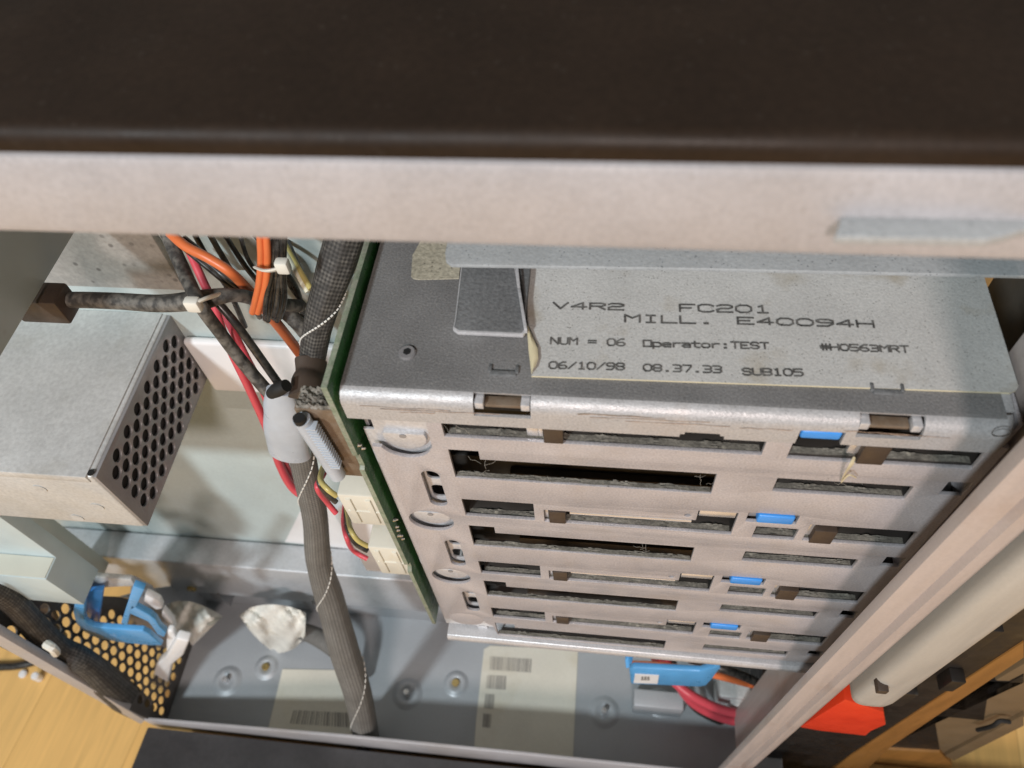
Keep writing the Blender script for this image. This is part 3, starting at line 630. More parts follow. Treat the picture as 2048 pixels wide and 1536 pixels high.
G = {  # stroke font on a 4 x 6 grid
'V': [[(0,6),(2,0),(4,6)]], '4': [[(3,0),(3,6),(0,2),(4,2)]], 'R': [[(0,0),(0,6),(3,6),(4,5.2),(4,4),(3,3),(0,3)],[(2,3),(4,0)]],
'2': [[(0,5),(1,6),(3,6),(4,5),(4,4),(3,3),(1,3),(0,2),(0,0),(4,0)]], 'F': [[(0,0),(0,6),(4,6)],[(0,3),(3,3)]], 'C': [[(4,5),(3,6),(1,6),(0,5),(0,1),(1,0),(3,0),(4,1)]],
'0': [[(1,0),(0,1.5),(0,4.5),(1,6),(3,6),(4,4.5),(4,1.5),(3,0),(1,0)]], '1': [[(1,5),(2,6),(2,0)],[(.7,0),(3.3,0)]], 'M': [[(0,0),(0,6),(2,3.4),(4,6),(4,0)]], 'I': [[(2,0),(2,6)],[(.8,6),(3.2,6)],[(.8,0),(3.2,0)]],
'L': [[(0,6),(0,0),(4,0)]], '.': [[(1.4,.2),(2.4,.2)],[(1.4,.6),(2.4,.6)]], 'E': [[(4,6),(0,6),(0,0),(4,0)],[(0,3),(3,3)]], '9': [[(0,0),(2.6,0),(4,2),(4,5),(3,6),(1,6),(0,5),(0,4),(1,3),(4,3)]],
'H': [[(0,0),(0,6)],[(4,0),(4,6)],[(0,3),(4,3)]], 'N': [[(0,0),(0,6),(4,0),(4,6)]], 'U': [[(0,6),(0,1),(1,0),(3,0),(4,1),(4,6)]], '=': [[(0,2),(4,2)],[(0,4),(4,4)]],
'6': [[(3.6,6),(2,6),(0,4),(0,1),(1,0),(3,0),(4,1),(4,2),(3,3),(0,3)]], 'O': [[(0,0),(0,6),(4,6),(4,0),(0,0)]], 'p': [[(0,-2),(0,4),(3,4),(4,3),(4,1),(3,0),(0,0)]], 'e': [[(0,2),(4,2),(4,3),(3,4),(1,4),(0,3),(0,1),(1,0),(4,0)]],
'r': [[(.5,0),(.5,4)],[(.5,3),(2,4),(4,4)]], 'a': [[(0,4),(3,4),(4,3),(4,0),(1,0),(0,1),(1,2.2),(4,2.2)]], 't': [[(1.5,6),(1.5,1),(2.5,0),(4,0)],[(0,4),(4,4)]], 'o': [[(1,0),(0,1),(0,3),(1,4),(3,4),(4,3),(4,1),(3,0),(1,0)]],
':': [[(1.5,.4),(2.5,.4)],[(1.5,3.4),(2.5,3.4)],[(1.5,0),(2.5,0)],[(1.5,3.8),(2.5,3.8)]], 'T': [[(0,6),(4,6)],[(2,6),(2,0)]], 'S': [[(4,5),(3,6),(1,6),(0,5),(0,4),(1,3),(3,3),(4,2),(4,1),(3,0),(1,0),(0,1)]],
'#': [[(1.1,0),(1.1,6)],[(2.9,0),(2.9,6)],[(0,2),(4,2)],[(0,4),(4,4)]], '5': [[(4,6),(0,6),(0,3.4),(3,3.4),(4,2.6),(4,1),(3,0),(0,0)]], '3': [[(0,6),(3,6),(4,5),(4,4),(3,3),(1,3)],[(3,3),(4,2),(4,1),(3,0),(0,0)]],
'/': [[(0,0),(4,6)]], '8': [[(1,3),(0,4),(0,5),(1,6),(3,6),(4,5),(4,4),(3,3),(1,3),(0,2),(0,1),(1,0),(3,0),(4,1),(4,2),(3,3)]], '7': [[(0,6),(4,6),(4,5),(1.5,0)]], 'B': [[(0,0),(0,6),(3,6),(4,5),(4,4),(3,3),(0,3)],[(3,3),(4,2),(4,1),(3,0),(0,0)]]}
tb = MB(); zc = [0]
def write(s, bl, br, tl, wt):
    A = P(*bl, 'z', zl_+.0002); B = P(*br, 'z', zl_+.0002); T = P(*tl, 'z', zl_+.0002)
    n = len(s); U = (B-A)/(n*5-1); Vv = (T-A); Vv -= U.normalized()*Vv.dot(U.normalized()); Vv = Vv/6
    for i, ch in enumerate(s):
        for st in G.get(ch, []):
            pts = [A + U*(i*5+x) + Vv*y for x, y in st]
            for p, q in zip(pts, pts[1:]):
                d = (q-p).normalized(); nn = Vector((-d.y, d.x, 0))*wt/2; e = d*wt*.35; zc[0] += 1; h = Vector((0, 0, .00001*(zc[0] % 7)))
                tb.poly([p-e-nn+h, q+e-nn+h, q+e+nn+h, p-e+nn+h])
write('V4R2', (1106, 617), (1247, 620), (1108, 605), .00075); write('FC201', (1360, 623), (1541, 626), (1362, 609), .00075)
write('MILL.', (1250, 644), (1428, 648), (1252, 630), .00075); write('E40094H', (1476, 648), (1748, 655), (1478, 635), .00075)
write('NUM = 06', (1101, 688), (1249, 692), (1103, 675), .0006); write('Operator:TEST', (1287, 693), (1538, 698), (1289, 681), .00065); write('#H0563MRT', (1642, 700), (1819, 705), (1644, 688), .00065)
write('06/10/98', (1098, 737), (1248, 740), (1100, 724), .0006); write('08.37.33', (1287, 742), (1443, 746), (1289, 729), .0006); write('SUB105', (1486, 750), (1606, 752), (1488, 737), .00065)
tb.obj('printed_text', M['ink'], lab, smooth=0, recalc=False)
# hand-drawn circle mark at the right end of the lip
b = MB(); c = P(2003, 866, 'y', -.0018); b.tube([(c.x+.0026*math.cos(t), -.0017, c.z+.0022*math.sin(t)) for t in [i*.5 for i in range(13)]], .00012, 4, 4); b.obj('pencil_mark', M['ink'], capo)

b = MB()
for (x0, y0, x1, y1) in ((1155, 828, 1330, 838), (1180, 834, 1420, 846), (1250, 843, 1460, 853), (1480, 856, 1585, 861), (1690, 862, 1850, 872), (1760, 868, 1900, 876), (720, 812, 900, 822), (760, 818, 1000, 829), (800, 824, 870, 827)):
    n_ = 7; q = [P(x0+(x1-x0)*i/n_, y0+(y1-y0)*i/n_+random.uniform(-1, 1), 'y', -.00175) for i in range(n_+1)]
    for a_, c_ in zip(q, q[1:]):
        h = Vector((0, 0, random.uniform(.00008, .00022))); b.poly([a_-h, c_-h, c_+h, a_+h])
o = b.obj('scuff_marks', M['scuff'], capo, smooth=0); o['kind'] = 'stuff'
# --- backplane circuit board on the left of the cage
xb1, xb0 = -.0028, -.0050
pcbm = [(-.003, .0062), (.104, .0062), (.104, -.236), (-.003, -.236), (-.003, -.155), (-.001, -.153), (-.001, -.148), (-.003, -.146), (-.003, -.050), (-.0015, -.049), (-.0015, -.040), (-.003, -.039)]
b = MB(); b.prism([(xb0, y, z) for y, z in pcbm], (xb1-xb0, 0, 0), .0002)
pcb = b.obj('backplane_board', M['pcb_edge'], cg, label='green circuit board along the left side of the cage')
pcb.data.materials.append(M['pcb'])
for pl in pcb.data.polygons:
    if pl.normal.x > .8: pl.material_index = 1
for z in (-.010, -.036, -.041, -.1035, -.1065, -.110, -.113, -.116, -.120, -.124):
    b = MB(); b.cyl((xb1+.0006, random.uniform(-.001, .003), z), (1, 0, 0), .0009, .0014, 8, r2=.0004); b.obj('solder_joint', M['solder'], pcb, smooth=60)

# ------------------------------------------------------------------ flat connector plugged into the board
yc = -.001
A0 = P(588, 812, 'y', yc); A1 = P(716, 955, 'y', yc)
xa0 = P(577, 800, 'y', yc).x
co = thing('ribbon_connector', (xa0, yc, A1.z), 'brown ribbed cable connector with dust caked on top, plugged into the green board', 'connector')
b = MB(); b.box((xa0, yc, P(716, 953, 'y', yc).z), (xb0-.0002, yc+.010, P(590, 818, 'y', yc).z), .0006); b.obj('shell', M['brown_pale'], co)
b = MB()
zt_ = P(590, 818, 'y', yc).z
nx_, ny_ = 22, 12; gr = []
for i in range(nx_+1):
    gr.append([b.bm.verts.new((xa0 + .0004 + (xb0-xa0-.0008)*i/nx_ + random.uniform(-.0003, .0003), yc + .0003 + .0094*j/ny_ + random.uniform(-.0002, .0002), zt_ - .0004 + (0 if i in (0, nx_) or j in (0, ny_) else random.uniform(.0004, .0024)))) for j in range(ny_+1)])
for i in range(nx_):
    for j in range(ny_): b.bm.faces.new((gr[i][j], gr[i+1][j], gr[i+1][j+1], gr[i][j+1]))
b.obj('dust_cake', M['dusty_dark'], co)
b = MB()
c0 = P(603, 838, 'y', yc-.003); c1 = P(676, 950, 'y', yc-.003); r = .0032
b.tube([c0, c0.lerp(c1, .5), c1], [r, r, r], 16, 10)
cl_ = b.obj('retaining_bar', M['cloudy'], co, smooth=50)
b = MB(); nr = 16
for i in range(nr):
    p = c0.lerp(c1, .06 + .72*i/nr); b.box((p.x+.0012, p.y-.0030, p.z-.00040), (p.x+.0050, p.y+.0008, p.z+.00040), .0001)
b.obj('rib', M['cloudy'], cl_); b = MB()
b.cyl(c0 + Vector((0, -.001, .001)), (0, 0, 1), .0022, .003, 14); b.obj('bar_end', M['matteblack'], cl_)

# ------------------------------------------------------------------ cables
def cable(name, pts, r, m, label, cat='cable', group=None, n=12, **kw):
    ps_ = [P(x, y, 'y', d) for x, y, d in pts]; rs = r if isinstance(r, list) else [r]*len(ps_)
    rs = [q*(p-CAMP).dot(ROW[2])/FPX for p, q in zip(ps_, rs)]       # half-width seen in the photograph -> metres at that depth
    b = MB(); b.tube(ps_, rs, n, 10, **kw); o = b.obj(name, M[m], smooth=60); return tag(o, label, cat, group)
def thread(parent, pts, rpx, turns, ph=0):
    """white tracer thread spiralling on a sleeve"""
    c = [P(x, y, 'y', d) for x, y, d in pts]; b = MB(); tot = len(c)-1; path = []; rad = []
    cr = [q*(p-CAMP).dot(ROW[2])/FPX for p, q in zip(c, rpx)]
    nseg = 40*tot
    for i in range(nseg+1):
        t = i/nseg*tot; k = min(int(t), tot-1); u = t-k
        p0, p1, p2, p3 = c[max(k-1, 0)], c[k], c[k+1], c[min(k+2, tot)]
        path.append(.5*((2*p1)+(p2-p0)*u+(2*p0-5*p1+4*p2-p3)*u*u+(-p0+3*p1-3*p2+p3)*u**3)); w_ = u*u*(3-2*u); rad.append(cr[k]*(1-w_)+cr[k+1]*w_)
    def at(j):
        T = (path[min(j+1, nseg)]-path[max(j-1, 0)]).normalized(); N = (Vector((0, -1, .3)) - T*Vector((0, -1, .3)).dot(T)).normalized(); B = T.cross(N)
        a = ph + turns*2*math.pi*j/nseg; return path[j] + (N*math.cos(a) + B*math.sin(a))*(rad[j]*1.035)
    for i in range(2, nseg-2, 3): b.tube([at(i), at(i+1), at(i+2)], .00042, 5, 1)
    b.obj('tracer_thread', M['thread'], parent)

S1 = [(700, 440, .075), (676, 520, .068), (650, 600, .060), (632, 670, .054), (622, 735, .050)]
o = cable('sleeved_cable', S1, [40, 38, 32, 28, 25], 'braid_dark', 'black braided cable sleeve dropping behind the green board at the top', 'cable', n=28, ridge=(.04, 7)); thread(o, S1, [40, 38, 32, 28, 25], 1.3, 1.0)
S2 = [(612, 770, .052), (596, 850, .050), (608, 930, .050), (629, 1030, .046), (637, 1120, .040), (660, 1200, .032), (688, 1300, .014), (716, 1390, -.003), (734, 1485, -.0165)]
o = cable('sleeved_cable', S2, [18, 24, 26, 25, 25, 28, 29, 27, 25], 'braid', 'long grey braided cable sleeve with white tracer thread hanging down to the floor pan', 'cable', n=28, ridge=(.03, 7)); thread(o, S2, [18, 24, 26, 25, 25, 28, 29, 27, 25], 3.3, .4)
# brown heat shrink flare and cloudy boot with black mouth
hs = MB(); hs.tube([P(622, 722, 'y', .048), P(621, 748, 'y', .042), P(618, 770, 'y', .036), P(620, 790, 'y', .032)], [.0072, .0066, .0078, .0096], 24, 6, .7)
tag(hs.obj('heat_shrink', M['heat'], smooth=60), 'brown flared heat shrink collar at the end of the black sleeve', 'cable sleeve')
bt = thing('cable_boot', P(570, 900, 'y', .034), 'cloudy white plastic boot with a black oval mouth beside the brown connector', 'cable boot')
b = MB(); b.tube([P(560, 780, 'y', .034), P(564, 820, 'y', .034), P(571, 865, 'y', .034), P(580, 906, 'y', .036)], [.0058, .0082, .0100, .0104], 24, 8, .5, flatdir=(0, 1, 0)); b.obj('boot_body', M['cloudy'], bt, smooth=60)
b = MB(); b.tube([P(543, 787, 'y', .029), P(556, 779, 'y', .028), P(573, 771, 'y', .028)], [.0024, .0031, .0026], 20, 8); b.obj('boot_mouth', M['matteblack'], bt, smooth=60)
# left horizontal cable and dusty diagonal cables
cable('power_cable', [(60, 606, .062), (140, 600, .060), (230, 602, .058), (320, 607, .056), (400, 600, .056), (470, 590, .062), (540, 606, .075), (600, 612, .09)], [16, 16.5, 17, 18, 20, 14, 13, 13], 'black_dusty', 'thick dusty black cable running level above the perforated metal box', n=16)
b = MB(); a = P(108, 606, 'y', .058); b.box((a.x-.016, .052, a.z-.007), (a.x+.007, .064, a.z+.007), .001); tag(b.obj('notch_shade', M['brown']), 'brown block imitating the shaded notch at the left end of the level black cable', 'plug')  # brown box put in for the dark shade of the notch
cable('diagonal_cable', [(330, 460, .085), (362, 530, .070), (398, 605, .050), (440, 665, .050), (490, 730, .048), (548, 798, .044)], [13, 14, 14, 13, 13, 13], 'black_dusty', 'grey dusty cable running diagonally under the white cable tie', n=14)
cable('diagonal_cable', [(430, 600, .058), (470, 645, .054), (510, 700, .052), (565, 778, .050)], 8.5, 'black', 'shiny black cable lying alongside the dusty diagonal cable', n=14)
cable('red_wire', [(378, 500, .09), (405, 560, .080), (428, 610, .072), (452, 680, .066), (500, 780, .064), (540, 870, .062), (560, 930, .062), (585, 975, .060), (620, 1000, .056)], 8.5, 'red', 'red wire passing left of the cloudy boot', 'wire', 'red wires behind the boot')
cable('red_wire', [(440, 610, .080), (490, 710, .068), (530, 790, .066), (556, 880, .066), (575, 940, .066), (600, 985, .066), (650, 1018, .060)], 8, 'red', 'second red wire nearer the cloudy boot', 'wire', 'red wires behind the boot')
cable('orange_wire', [(340, 465, .080), (372, 493, .074), (420, 518, .070), (465, 548, .068), (505, 590, .075), (560, 655, .088), (610, 720, .095)], 10.5, 'orange', 'orange wire crossing diagonally under the rail', 'wire')
for i, dx in enumerate((-8, 5)):
    cable('orange_wire', [(528+dx, 470, .060), (530+dx, 520, .058), (526+dx, 570, .057), (512+dx*.8, 624, .060)], 7.5, 'orange', ('left' if i == 0 else 'right') + ' wire of the upright orange pair held by the clear cable tie', 'wire', 'upright orange wires')
for i in range(3):
    cable('black_wire', [(350+i*9, 480-i*2, .082), (410+i*7, 530-i*4, .074), (460+i*6, 570-i*4, .070), (520+i*6, 610-i*4, .078)], 6.5, 'black', ('lowest', 'middle', 'uppermost')[i] + ' of three black wires beside the diagonal orange wire', 'wire', 'black wires beside the orange wire')
for i in range(6):
    x = 545 + i*4.6; k = (i-2.5)
    cable('black_wire', [(x+2, 470, .062), (x, 540, .058+.001*(i % 2)), (532+i*7.5, 600, .056+.002*(i % 3)), (530+i*6, 638+4*math.sin(i*2), .060)], 5, 'black', 'thin black wire in the bunch hanging beside the upright orange pair', 'wire', 'bunched thin black wires')
cable('yellow_wire', [(560, 470, .085), (590, 525, .076), (622, 578, .066)], 6, 'yellow', 'yellow wire beside the black sleeve at the top', 'wire')
cable('white_wire', [(552, 470, .085), (584, 528, .075), (616, 584, .066)], 6, 'cream_wire', 'cream white wire beside the yellow wire', 'wire')
cable('grey_cable', [(540, 600, .095), (590, 640, .092), (640, 700, .088)], 16, 'black_dusty', 'dim grey cable behind the bunched black wires')
random.seed(11)
for i in range(7):
    x0 = 420 + i*30
    cable('dark_wire', [(x0-30, 470, .092+.002*i), (x0+random.uniform(-10, 20), 530, .090), (x0+30+random.uniform(-15, 25), 580, .093), (x0+70, 640+random.uniform(-10, 15), .098)], random.uniform(4.5, 7), 'black_dusty' if i % 2 else 'black', 'dark dusty wire in the tangle behind the orange wires', 'wire', 'dark wires behind the orange wires', n=8)
# cable ties
t1 = thing('cable_tie', P(388, 608, 'y', .045), 'white cable tie clasping the dusty crossing cables above the metal box', 'cable tie', 'cable ties')
b = MB(); c = P(387, 609, 'y', .040); b.box(c - Vector((.0030, .002, .0030)), c + Vector((.0030, .002, .0030)), .0010); b.obj('tie_head', M['tie'], t1)
b = MB(); b.tube([P(392, 606, 'y', .040), P(412, 597, 'y', .043), P(435, 590, 'y', .050)], [.0020, .0020, .0018], 8, 6, .4); b.obj('tie_strap', M['tie'], t1)
t2 = thing('cable_tie', P(540, 540, 'y', .05), 'clear white cable tie around the upright orange pair', 'cable tie', 'cable ties')
b = MB(); c = P(566, 532, 'y', .050); b.box(c - Vector((.0026, .002, .0030)), c + Vector((.0026, .002, .0030)), .0010); b.obj('tie_head', M['tie'], t2)
b = MB(); b.tube([P(514, 535, 'y', .0545), P(530, 541, 'y', .0515), P(548, 540, 'y', .0505), P(564, 534, 'y', .052)], .0018, 8, 6, .4); b.obj('tie_strap', M['tie'], t2)
cable('white_clip_wire', [(440, 600, .078), (455, 625, .076), (468, 648, .076)], 6, 'white', 'short white wire end behind the crossing black cables', 'wire')

# ------------------------------------------------------------------ ivory power plugs on the board
for i, (px, py, wpx) in enumerate(((668, 985, 0), (730, 1090, 0))):
    y0 = .012
    a = P(px, py-12, 'y', y0); bq = P(px+88 - 18*i, py, 'y', y0); zb2 = P(px+(22 if i == 0 else 8), py+(62 if i == 0 else 55), 'y', y0).z
    pl = thing('power_plug', (a.x, y0, zb2), ('upper' if i == 0 else 'lower') + ' ivory four pin power plug on the left side of the green board', 'plug', 'ivory power plugs')
    x0 = P(px+6, py+8, 'y', y0).x; x1 = min(P(px+84-12*i, py+8, 'y', y0).x, xb0-.007); zt2 = P(px, py+4, 'y', y0).z
    b = MB(); b.box((x0, y0, zb2), (x1, y0+.020, zt2), .0012); xm_ = (x0+x1)/2; b.box((xm_-.006, y0-.0009, zb2+.004), (xm_-.0035, y0+.002, zt2-.003), .0003); b.box((xm_+.0035, y0-.0009, zb2+.004), (xm_+.006, y0+.002, zt2-.003), .0003); b.box((x0+.002, y0-.0006, (zb2+zt2)/2-.0006), (x1-.001, y0+.002, (zb2+zt2)/2+.0006), .0003); b.obj('plug_body', M['ivory'], pl)
    b = MB(); b.box((x1+.0002, y0+.001, zb2-.003), (xb0-.0002, y0+.021, zt2-.001), .0006); b.obj('socket', M['brown_pale'], pl)
    for j, (mm, oy, rr) in enumerate((('yellow', 0, .0014), ('black', 6, .0014), ('red', 16, .0015))):
        b = MB()
        if i == 0: pts = [(672, 985+6+oy*2.2, y0+.004+.003*j), (655, 978+oy*1.7, y0+.004+.004*j), (641-oy*.4, 958+oy, y0+.010), (648, 930+oy, y0+.022), (660, 905, y0+.03)]
        else: pts = [(735, 1092+oy*1.6, y0+.004+.003*j), (715-oy*.5, 1080+oy*1.3, y0+.004+.004*j), (702-oy*.5, 1060+oy, y0+.008), (697-oy*.6, 1040+oy*.3, y0+.020), (690, 1010, y0+.034)]
        b.tube([P(*q[:2], 'y', q[2]) for q in pts], rr, 10, 8); b.obj('lead', M[mm], pl, smooth=60)
cable('red_wire', [(735, 955, .05), (700, 970, .048), (690, 985, .046)], 6, 'red', 'short red wire above the upper ivory plug', 'wire')
b = MB(); a = P(700, 1060, 'y', YM-.01); b.box((a.x, .070, a.z-.06), (a.x+.12, .078, a.z+.05), .001); tag(b.obj('paper_tag', M['white']), 'white card standing behind the ivory plugs', 'card')

# ------------------------------------------------------------------ power supply with perforated side
yp = .010; TL = P(190, 955, 'y', yp); BT = P(302, 1055, 'y', yp)
ps = thing('power_supply', (TL.x-.05, .06, BT.z), 'zinc grey power supply box with a perforated side at the left', 'power supply')
XP = TL.x; ZP1 = TL.z; ZP0 = BT.z
b = MB(); b.box((XL+.002, yp, ZP0), (XP-.0018, YB-.002, ZP1), .0012, 3); b.obj('housing', M['psu'], ps)
b = MB(); b.box((XL+.002, yp-.0008, ZP1-.0045), (XP-.0042, YB-.003, ZP1+.0009), .0005); b.obj('lid', M['psu'], ps)
b = MB(); b.cyl((XP-.0030, yp+.0022, ZP1+.0003), (0, 0, 1), .0016, .0006, 14); b.obj('relief_hole', M['matteblack'], ps)
hl = []; nx = 12; zc_ = (ZP1+ZP0)/2; H = ZP1-ZP0
for i in range(15):
    for j in range(5):
        y = yp + .010 + i*.0068; z = ZP0 + .0072 + j*.0100 + (.0050 if i % 2 == 0 else 0)
        if z < ZP1-.004 and y < YB-.006: hl.append(circle(y, z, .0036, 20))
me = plate(rect(yp+.0004, ZP0+.0003, YB-.002, ZP1-.0006, .0006), hl, .0016, YZ(XP), .0002); link('vent_panel', me, M['vent'], ps)
b = MB(); b.box((-.30, yp+.003, ZP0+.003), (XP-.004, YB-.006, ZP1-.002)); 
for (px, py) in ((80, 977), (195, 1013), (155, 1035)):
    b2 = MB(); c = P(px, py, 'y', yp); b2.cyl((c.x, c.y+.0004, c.z), (0, 1, 0), .0034, .0016, 16, r2=.0026); b2.obj('dimple', M['psu'], ps, smooth=60)
b.bm.free()
# black sheet just inside the side imitates the dark hollow behind the perforations
b = MB(); b.box((XP-.0019, yp+.004, ZP0+.003), (XP-.0017, YB-.006, ZP1-.003)); b.obj('hollow_shade', M['matteblack'], ps)

# ------------------------------------------------------------------ blue clips, felt pads, floor cables
bc = thing('card_guide', P(240, 1280, 'y', .0), 'blue plastic card guide frame in front of the honeycomb vent', 'card guide')
yb0 = .010
b = MB()
b.prism([P(x, y, 'y', yb0) for x, y in [(148, 1190), (168, 1186), (169, 1215), (168, 1235), (174, 1247), (187, 1254), (215, 1257), (285, 1262), (300, 1270), (324, 1291), (300, 1291), (240, 1285), (195, 1277), (168, 1264), (152, 1247), (146, 1225), (149, 1205)]], (0, .0045, 0), .0009, 3)
b.obj('frame', M['blue_pale'], bc, smooth=50)
b = MB(); b.prism([P(165, 1185, 'y', yb0+.012), P(206, 1180, 'y', yb0+.012), P(196, 1250, 'y', yb0+.012), P(172, 1254, 'y', yb0+.012)], (0, .004, 0), .0006); b.obj('inner_wall', M['blue'], bc)
b = MB()
for pts in ([(266, 1172), (288, 1180), (272, 1214), (262, 1220), (254, 1251), (242, 1246)], [(262, 1211), (300, 1231), (311, 1240), (319, 1254), (332, 1266), (328, 1275), (315, 1269), (303, 1252), (295, 1243), (259, 1227)]):
    b.prism([P(x, y, 'y', yb0-.002) for x, y in pts], (0, .0045, 0), .0006)
b.obj('hook_arm', M['blue_pale'], bc)
b = MB(); b.cyl(P(144, 1196, 'y', yb0+.004), (0, 1, 0), .0042, .006, 18, bev=.0006); b.obj('pivot', M['blue_pale'], bc, smooth=50)
b = MB(); b.prism([P(160, 1152, 'y', .030), P(262, 1160, 'y', .030), P(270, 1172, 'y', .030), P(200, 1176, 'y', .030), P(170, 1180, 'y', .030), P(150, 1172, 'y', .030)], (0, .004, 0), .0008); o = tag(b.obj('clip_plate', M['psu']), 'small zinc plate behind the blue card guide', 'plate')

b2 = thing('card_guide', P(1340, 1370, 'y', .03), 'blue plastic card guide with a white sticker below the cage', 'card guide')
yk = .020
b = MB(); b.prism([P(1258, 1340, 'y', yk), P(1266, 1336, 'y', yk), P(1400, 1343, 'y', yk), P(1425, 1335, 'y', yk), P(1440, 1325, 'y', yk), P(1441, 1336, 'y', yk), P(1425, 1358, 'y', yk), P(1412, 1372, 'y', yk), P(1400, 1374, 'y', yk), P(1262, 1368, 'y', yk)], (0, .0045, 0), .0012); b.obj('front_band', M['blue_pale'], b2)
b = MB(); b.prism([P(1424, 1340, 'y', yk+.004), P(1428, 1310, 'y', yk+.010), P(1443, 1310, 'y', yk+.010), P(1440, 1340, 'y', yk+.004)], (0, .008, 0), .0008); b.obj('side_arm', M['blue_pale'], b2)
b = MB(); b.prism([P(1252, 1338, 'y', yk+.006), P(1250, 1322, 'y', yk+.010), P(1258, 1308, 'y', yk+.014), P(1268, 1310, 'y', yk+.014), P(1262, 1336, 'y', yk+.006)], (0, .006, 0), .0008); b.obj('side_arm', M['blue_pale'], b2)
b = MB(); b.prism([P(1270, 1348, 'y', yk-.0006), P(1318, 1351, 'y', yk-.0006), P(1315, 1368, 'y', yk-.0006), P(1267, 1366, 'y', yk-.0006)], (0, .0004, 0)); st = b.obj('white_sticker', M['white'], b2)
b = MB()
for i in range(3): b.prism([P(1283+i*6, 1354, 'y', yk-.0010), P(1287+i*6, 1354, 'y', yk-.0010), P(1287+i*6, 1361, 'y', yk-.0010), P(1282+i*6, 1361, 'y', yk-.0010)], (0, .0003, 0))
b.obj('sticker_print', M['barcode'], st)
b = MB(); c = P(1330, 1392, 'z', ZF+.012); b.box((P(1275, 1380, 'y', .03).x, .030, ZF), (P(1385, 1385, 'y', .03).x, .045, ZF+.030), .0015); tag(b.obj('guide_foot', M['floor']), 'grey block under the right blue card guide', 'block')

def drape(name, top, bot, y0, y1, label, group, folds=3.0, amp=.0022, ph=0):
    """thin crinkled strip hanging between an upper and a lower edge"""
    b = MB(); n, m_ = 26, 16
    def curve(pts, u):
        t = u*(len(pts)-1); k = min(int(t), len(pts)-2); f_ = t-k
        p0, p1, p2, p3 = [Vector(pts[min(max(q, 0), len(pts)-1)]) for q in (k-1, k, k+1, k+2)]
        return .5*((2*p1)+(p2-p0)*f_+(2*p0-5*p1+4*p2-p3)*f_*f_+(-p0+3*p1-3*p2+p3)*f_**3)
    def g(i, j, off):
        u, v = i/n, j/m_; q = curve(top, u)*(1-v) + curve(bot, u)*v; sag = math.sin(v*math.pi)
        d = y0*(1-v) + y1*v - sag*.006 + amp*(.4+v)*math.sin(u*folds*6.283 + ph + 1.3*math.sin(v*4+ph)) + amp*.5*math.sin(u*17+v*11+ph) + amp*.25*math.sin(u*41-v*23)
        return P(q.x, q.y, 'y', d + off)
    A = [[b.bm.verts.new(g(i, j, 0)) for j in range(m_+1)] for i in range(n+1)]; B = [[b.bm.verts.new(g(i, j, .0012)) for j in range(m_+1)] for i in range(n+1)]
    for i in range(n):
        for j in range(m_):
            b.bm.faces.new((A[i][j], A[i+1][j], A[i+1][j+1], A[i][j+1])); b.bm.faces.new((B[i][j+1], B[i+1][j+1], B[i+1][j], B[i][j]))
    for i in range(n): b.bm.faces.new((A[i][0], B[i][0], B[i+1][0], A[i+1][0])); b.bm.faces.new((A[i][m_], A[i+1][m_], B[i+1][m_], B[i][m_]))
    for j in range(m_): b.bm.faces.new((A[0][j], A[0][j+1], B[0][j+1], B[0][j])); b.bm.faces.new((A[n][j], B[n][j], B[n][j+1], A[n][j+1]))
    return tag(b.obj(name, M['felt'], smooth=70), label, 'wrap', group)
drape('crinkled_wrap', [(322, 1222), (340, 1206), (372, 1202), (410, 1213), (446, 1232)], [(338, 1262), (350, 1284), (364, 1296), (384, 1292), (424, 1254)], .066, .052, 'left crinkled white wrap tapering down to the white plastic wedge', 'crinkled white wraps', 2.0, .0020, .5)
drape('crinkled_wrap', [(478, 1230), (505, 1214), (545, 1209), (585, 1215), (612, 1226)], [(500, 1262), (528, 1290), (556, 1306), (590, 1296), (610, 1272)], .066, .054, 'right crinkled white wrap hanging below the beam next to the braided sleeve', 'crinkled white wraps', 2.4, .0020, 2.1)
b = MB()
for pts, y, t in (([(352, 1278), (378, 1284), (366, 1312), (344, 1330), (334, 1374), (318, 1378), (302, 1366), (312, 1330), (330, 1316)], .012, .008), ([(334, 1262), (346, 1264), (352, 1280), (344, 1300), (332, 1310), (332, 1285)], .018, .006)):
    b.prism([P(x, yq, 'y', y) for x, yq in pts], (0, t, 0), .0018, 3)
tag(b.obj('plastic_wedge', M['white'], smooth=50), 'white plastic wedge clip below the left crinkled wrap', 'clip')
b = MB(); b.prism([P(290, 1190, 'y', .030), P(318, 1205, 'y', .030), P(324, 1218, 'y', .030), P(312, 1220, 'y', .030), P(287, 1203, 'y', .030)], (0, .006, 0), .001); b.prism([P(325, 1222, 'y', .030), P(345, 1245, 'y', .030), P(350, 1260, 'y', .030), P(343, 1258, 'y', .030), P(322, 1232, 'y', .030)], (0, .006, 0), .001); tag(b.obj('plastic_strip', M['white'], smooth=50), 'thin white plastic strip between the left blue guide and the crinkled wrap', 'clip')
b = MB(); b.prism([P(262, 1165, 'y', .036), P(300, 1185, 'y', .036), P(345, 1255, 'y', .036), P(330, 1300, 'y', .036), P(250, 1280, 'y', .036)], (0, .006, 0), .001); tag(b.obj('grey_fin', M['vent']), 'grey metal fin inside the left blue card guide', 'fin')
cable('sleeved_cable', [(575, 1258, .064), (610, 1264, .062), (645, 1280, .056), (685, 1312, .046), (720, 1355, .036)], [15, 17, 18, 17, 16], 'braid', 'short dim sleeved cable coming out of the right crinkled wrap', n=16)
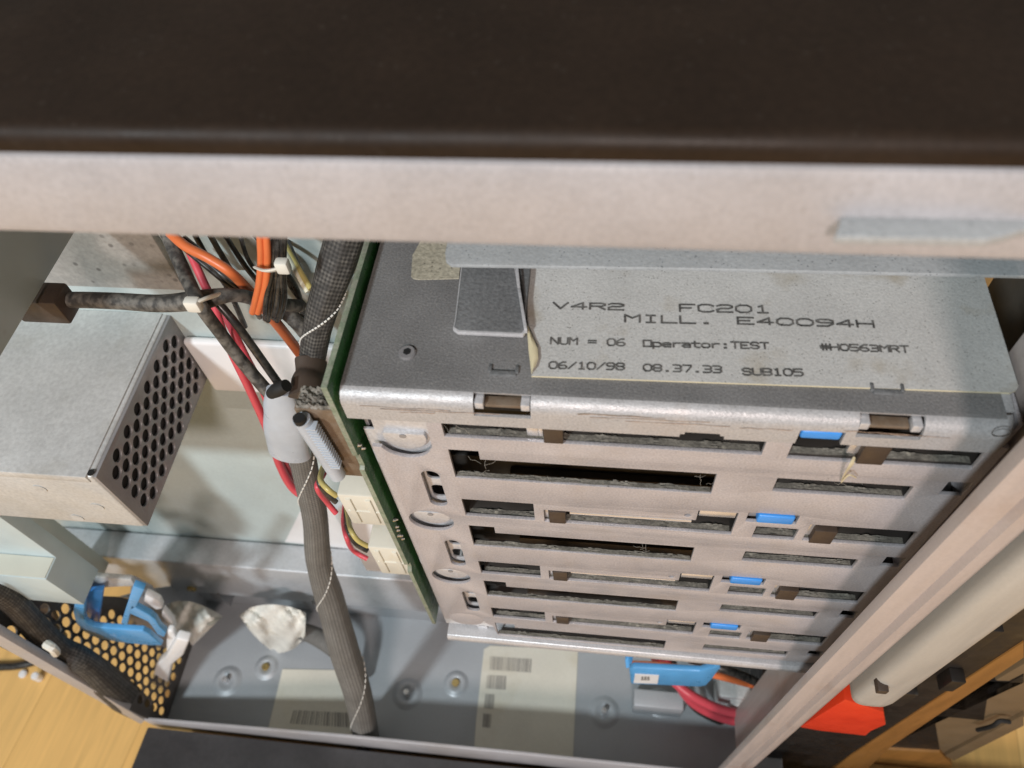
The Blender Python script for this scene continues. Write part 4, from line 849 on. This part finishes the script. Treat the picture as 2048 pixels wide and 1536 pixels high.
cable('sleeved_cable', [(-60, 1150, .0), (20, 1200, -.004), (80, 1265, -.008), (120, 1300, -.010), (165, 1322, -.012), (210, 1362, -.013), (250, 1395, -.012), (285, 1420, -.008)], [24, 24, 25, 25, 25, 30, 29, 22], 'braid_dark', 'black braided cable along the lower left edge of the opening', n=24, ridge=(.03, 7))
cable('black_cable', [(-60, 1165, .02), (40, 1215, .018), (90, 1245, .016), (120, 1275, .014)], 14, 'black', 'smooth black cable above the lower left braided cable')
b = MB(); c = P(108, 1298, 'y', -.016); b.tube([P(92, 1288, 'y', -.022), P(106, 1297, 'y', -.024), P(112, 1306, 'y', -.022)], .003, 8, 6); tag(b.obj('cable_tie', M['tie']), 'grey cable tie on the lower left braided cable', 'cable tie', 'cable ties')
b = MB(); b.prism([P(60, 1222, 'y', .02), P(100, 1215, 'y', .02), P(125, 1270, 'y', .02), P(95, 1300, 'y', .02), P(50, 1270, 'y', .02)], (0, .005, 0), .001); tag(b.obj('cable_guard', M['brown']), 'dark brown plastic guard above the lower left braided cable', 'guard')
# right-hand wires below the cage
for i, (dy_, mm, lb) in enumerate(((0, 'red', 'upper red wire curving right under the blue card guide'), (16, 'red', 'lower red wire curving right under the blue card guide'), (26, 'black', 'black wire below the two red wires at the lower right'))):
    cable('floor_wire', [(1310+i*18, 1315, .055), (1345+i*6, 1360, .045), (1385, 1392+dy_*.8, .035), (1440, 1418+dy_, .030), (1500, 1430+dy_, .030), (1580, 1432+dy_, .035)], 9.5 if mm == 'red' else 6, mm, lb, 'wire', 'wires below the cage')
cable('floor_wire', [(1260, 1328, .05), (1330, 1332, .045), (1420, 1348, .040), (1490, 1366, .040), (1530, 1375, .045)], 7, 'orange', 'orange wire passing behind the right blue card guide', 'wire', 'wires below the cage')
cable('floor_wire', [(1380, 1318, .05), (1440, 1335, .042), (1500, 1358, .040), (1540, 1380, .040)], 9, 'black', 'thick black wire above the orange wire at lower right', 'wire', 'wires below the cage')
b = MB(); c = P(1480, 1395, 'y', .045); b.box((c.x-.020, .04, c.z-.018), (c.x+.016, .06, c.z+.016), .002); b.cyl((c.x-.004, .039, c.z), (1, 0, 0), .010, .012, 16); tag(b.obj('grey_plug', M['psu']), 'pale grey plug behind the red wires at lower right', 'plug')
b = MB(); c = P(1545, 1370, 'y', .045); b.box((c.x-.012, .04, c.z-.030), (c.x+.030, .07, c.z+.02), .002); tag(b.obj('black_plug', M['plasticblack']), 'black plug block at the right end of the red wires', 'plug')

# ------------------------------------------------------------------ things on the wooden floor outside, left
b = MB(); b.tube([P(-60, 1335, 'z', ZW+.004), P(0, 1334, 'z', ZW+.004), P(45, 1330, 'z', ZW+.004), P(110, 1312, 'z', ZW+.004)], .004, 10, 8); tag(b.obj('floor_cable', M['black'], smooth=60), 'black cable lying on the wooden floor outside at left', 'cable')
for (px, py, r, h, lb) in ((48, 1345, .0042, .004, 'small round white peg on the wooden floor'), (81, 1353, .0040, .012, 'taller white peg on the wooden floor nearer the frame')):  # white cylinders stand for bright glints on the floor
    b = MB(); c = P(px, py+4, 'z', ZW); b.cyl((c.x, c.y, ZW+h/2), (0, 0, 1), r, h, 16, bev=.001); tag(b.obj('glint_body', M['white'], smooth=50), lb, 'glint')
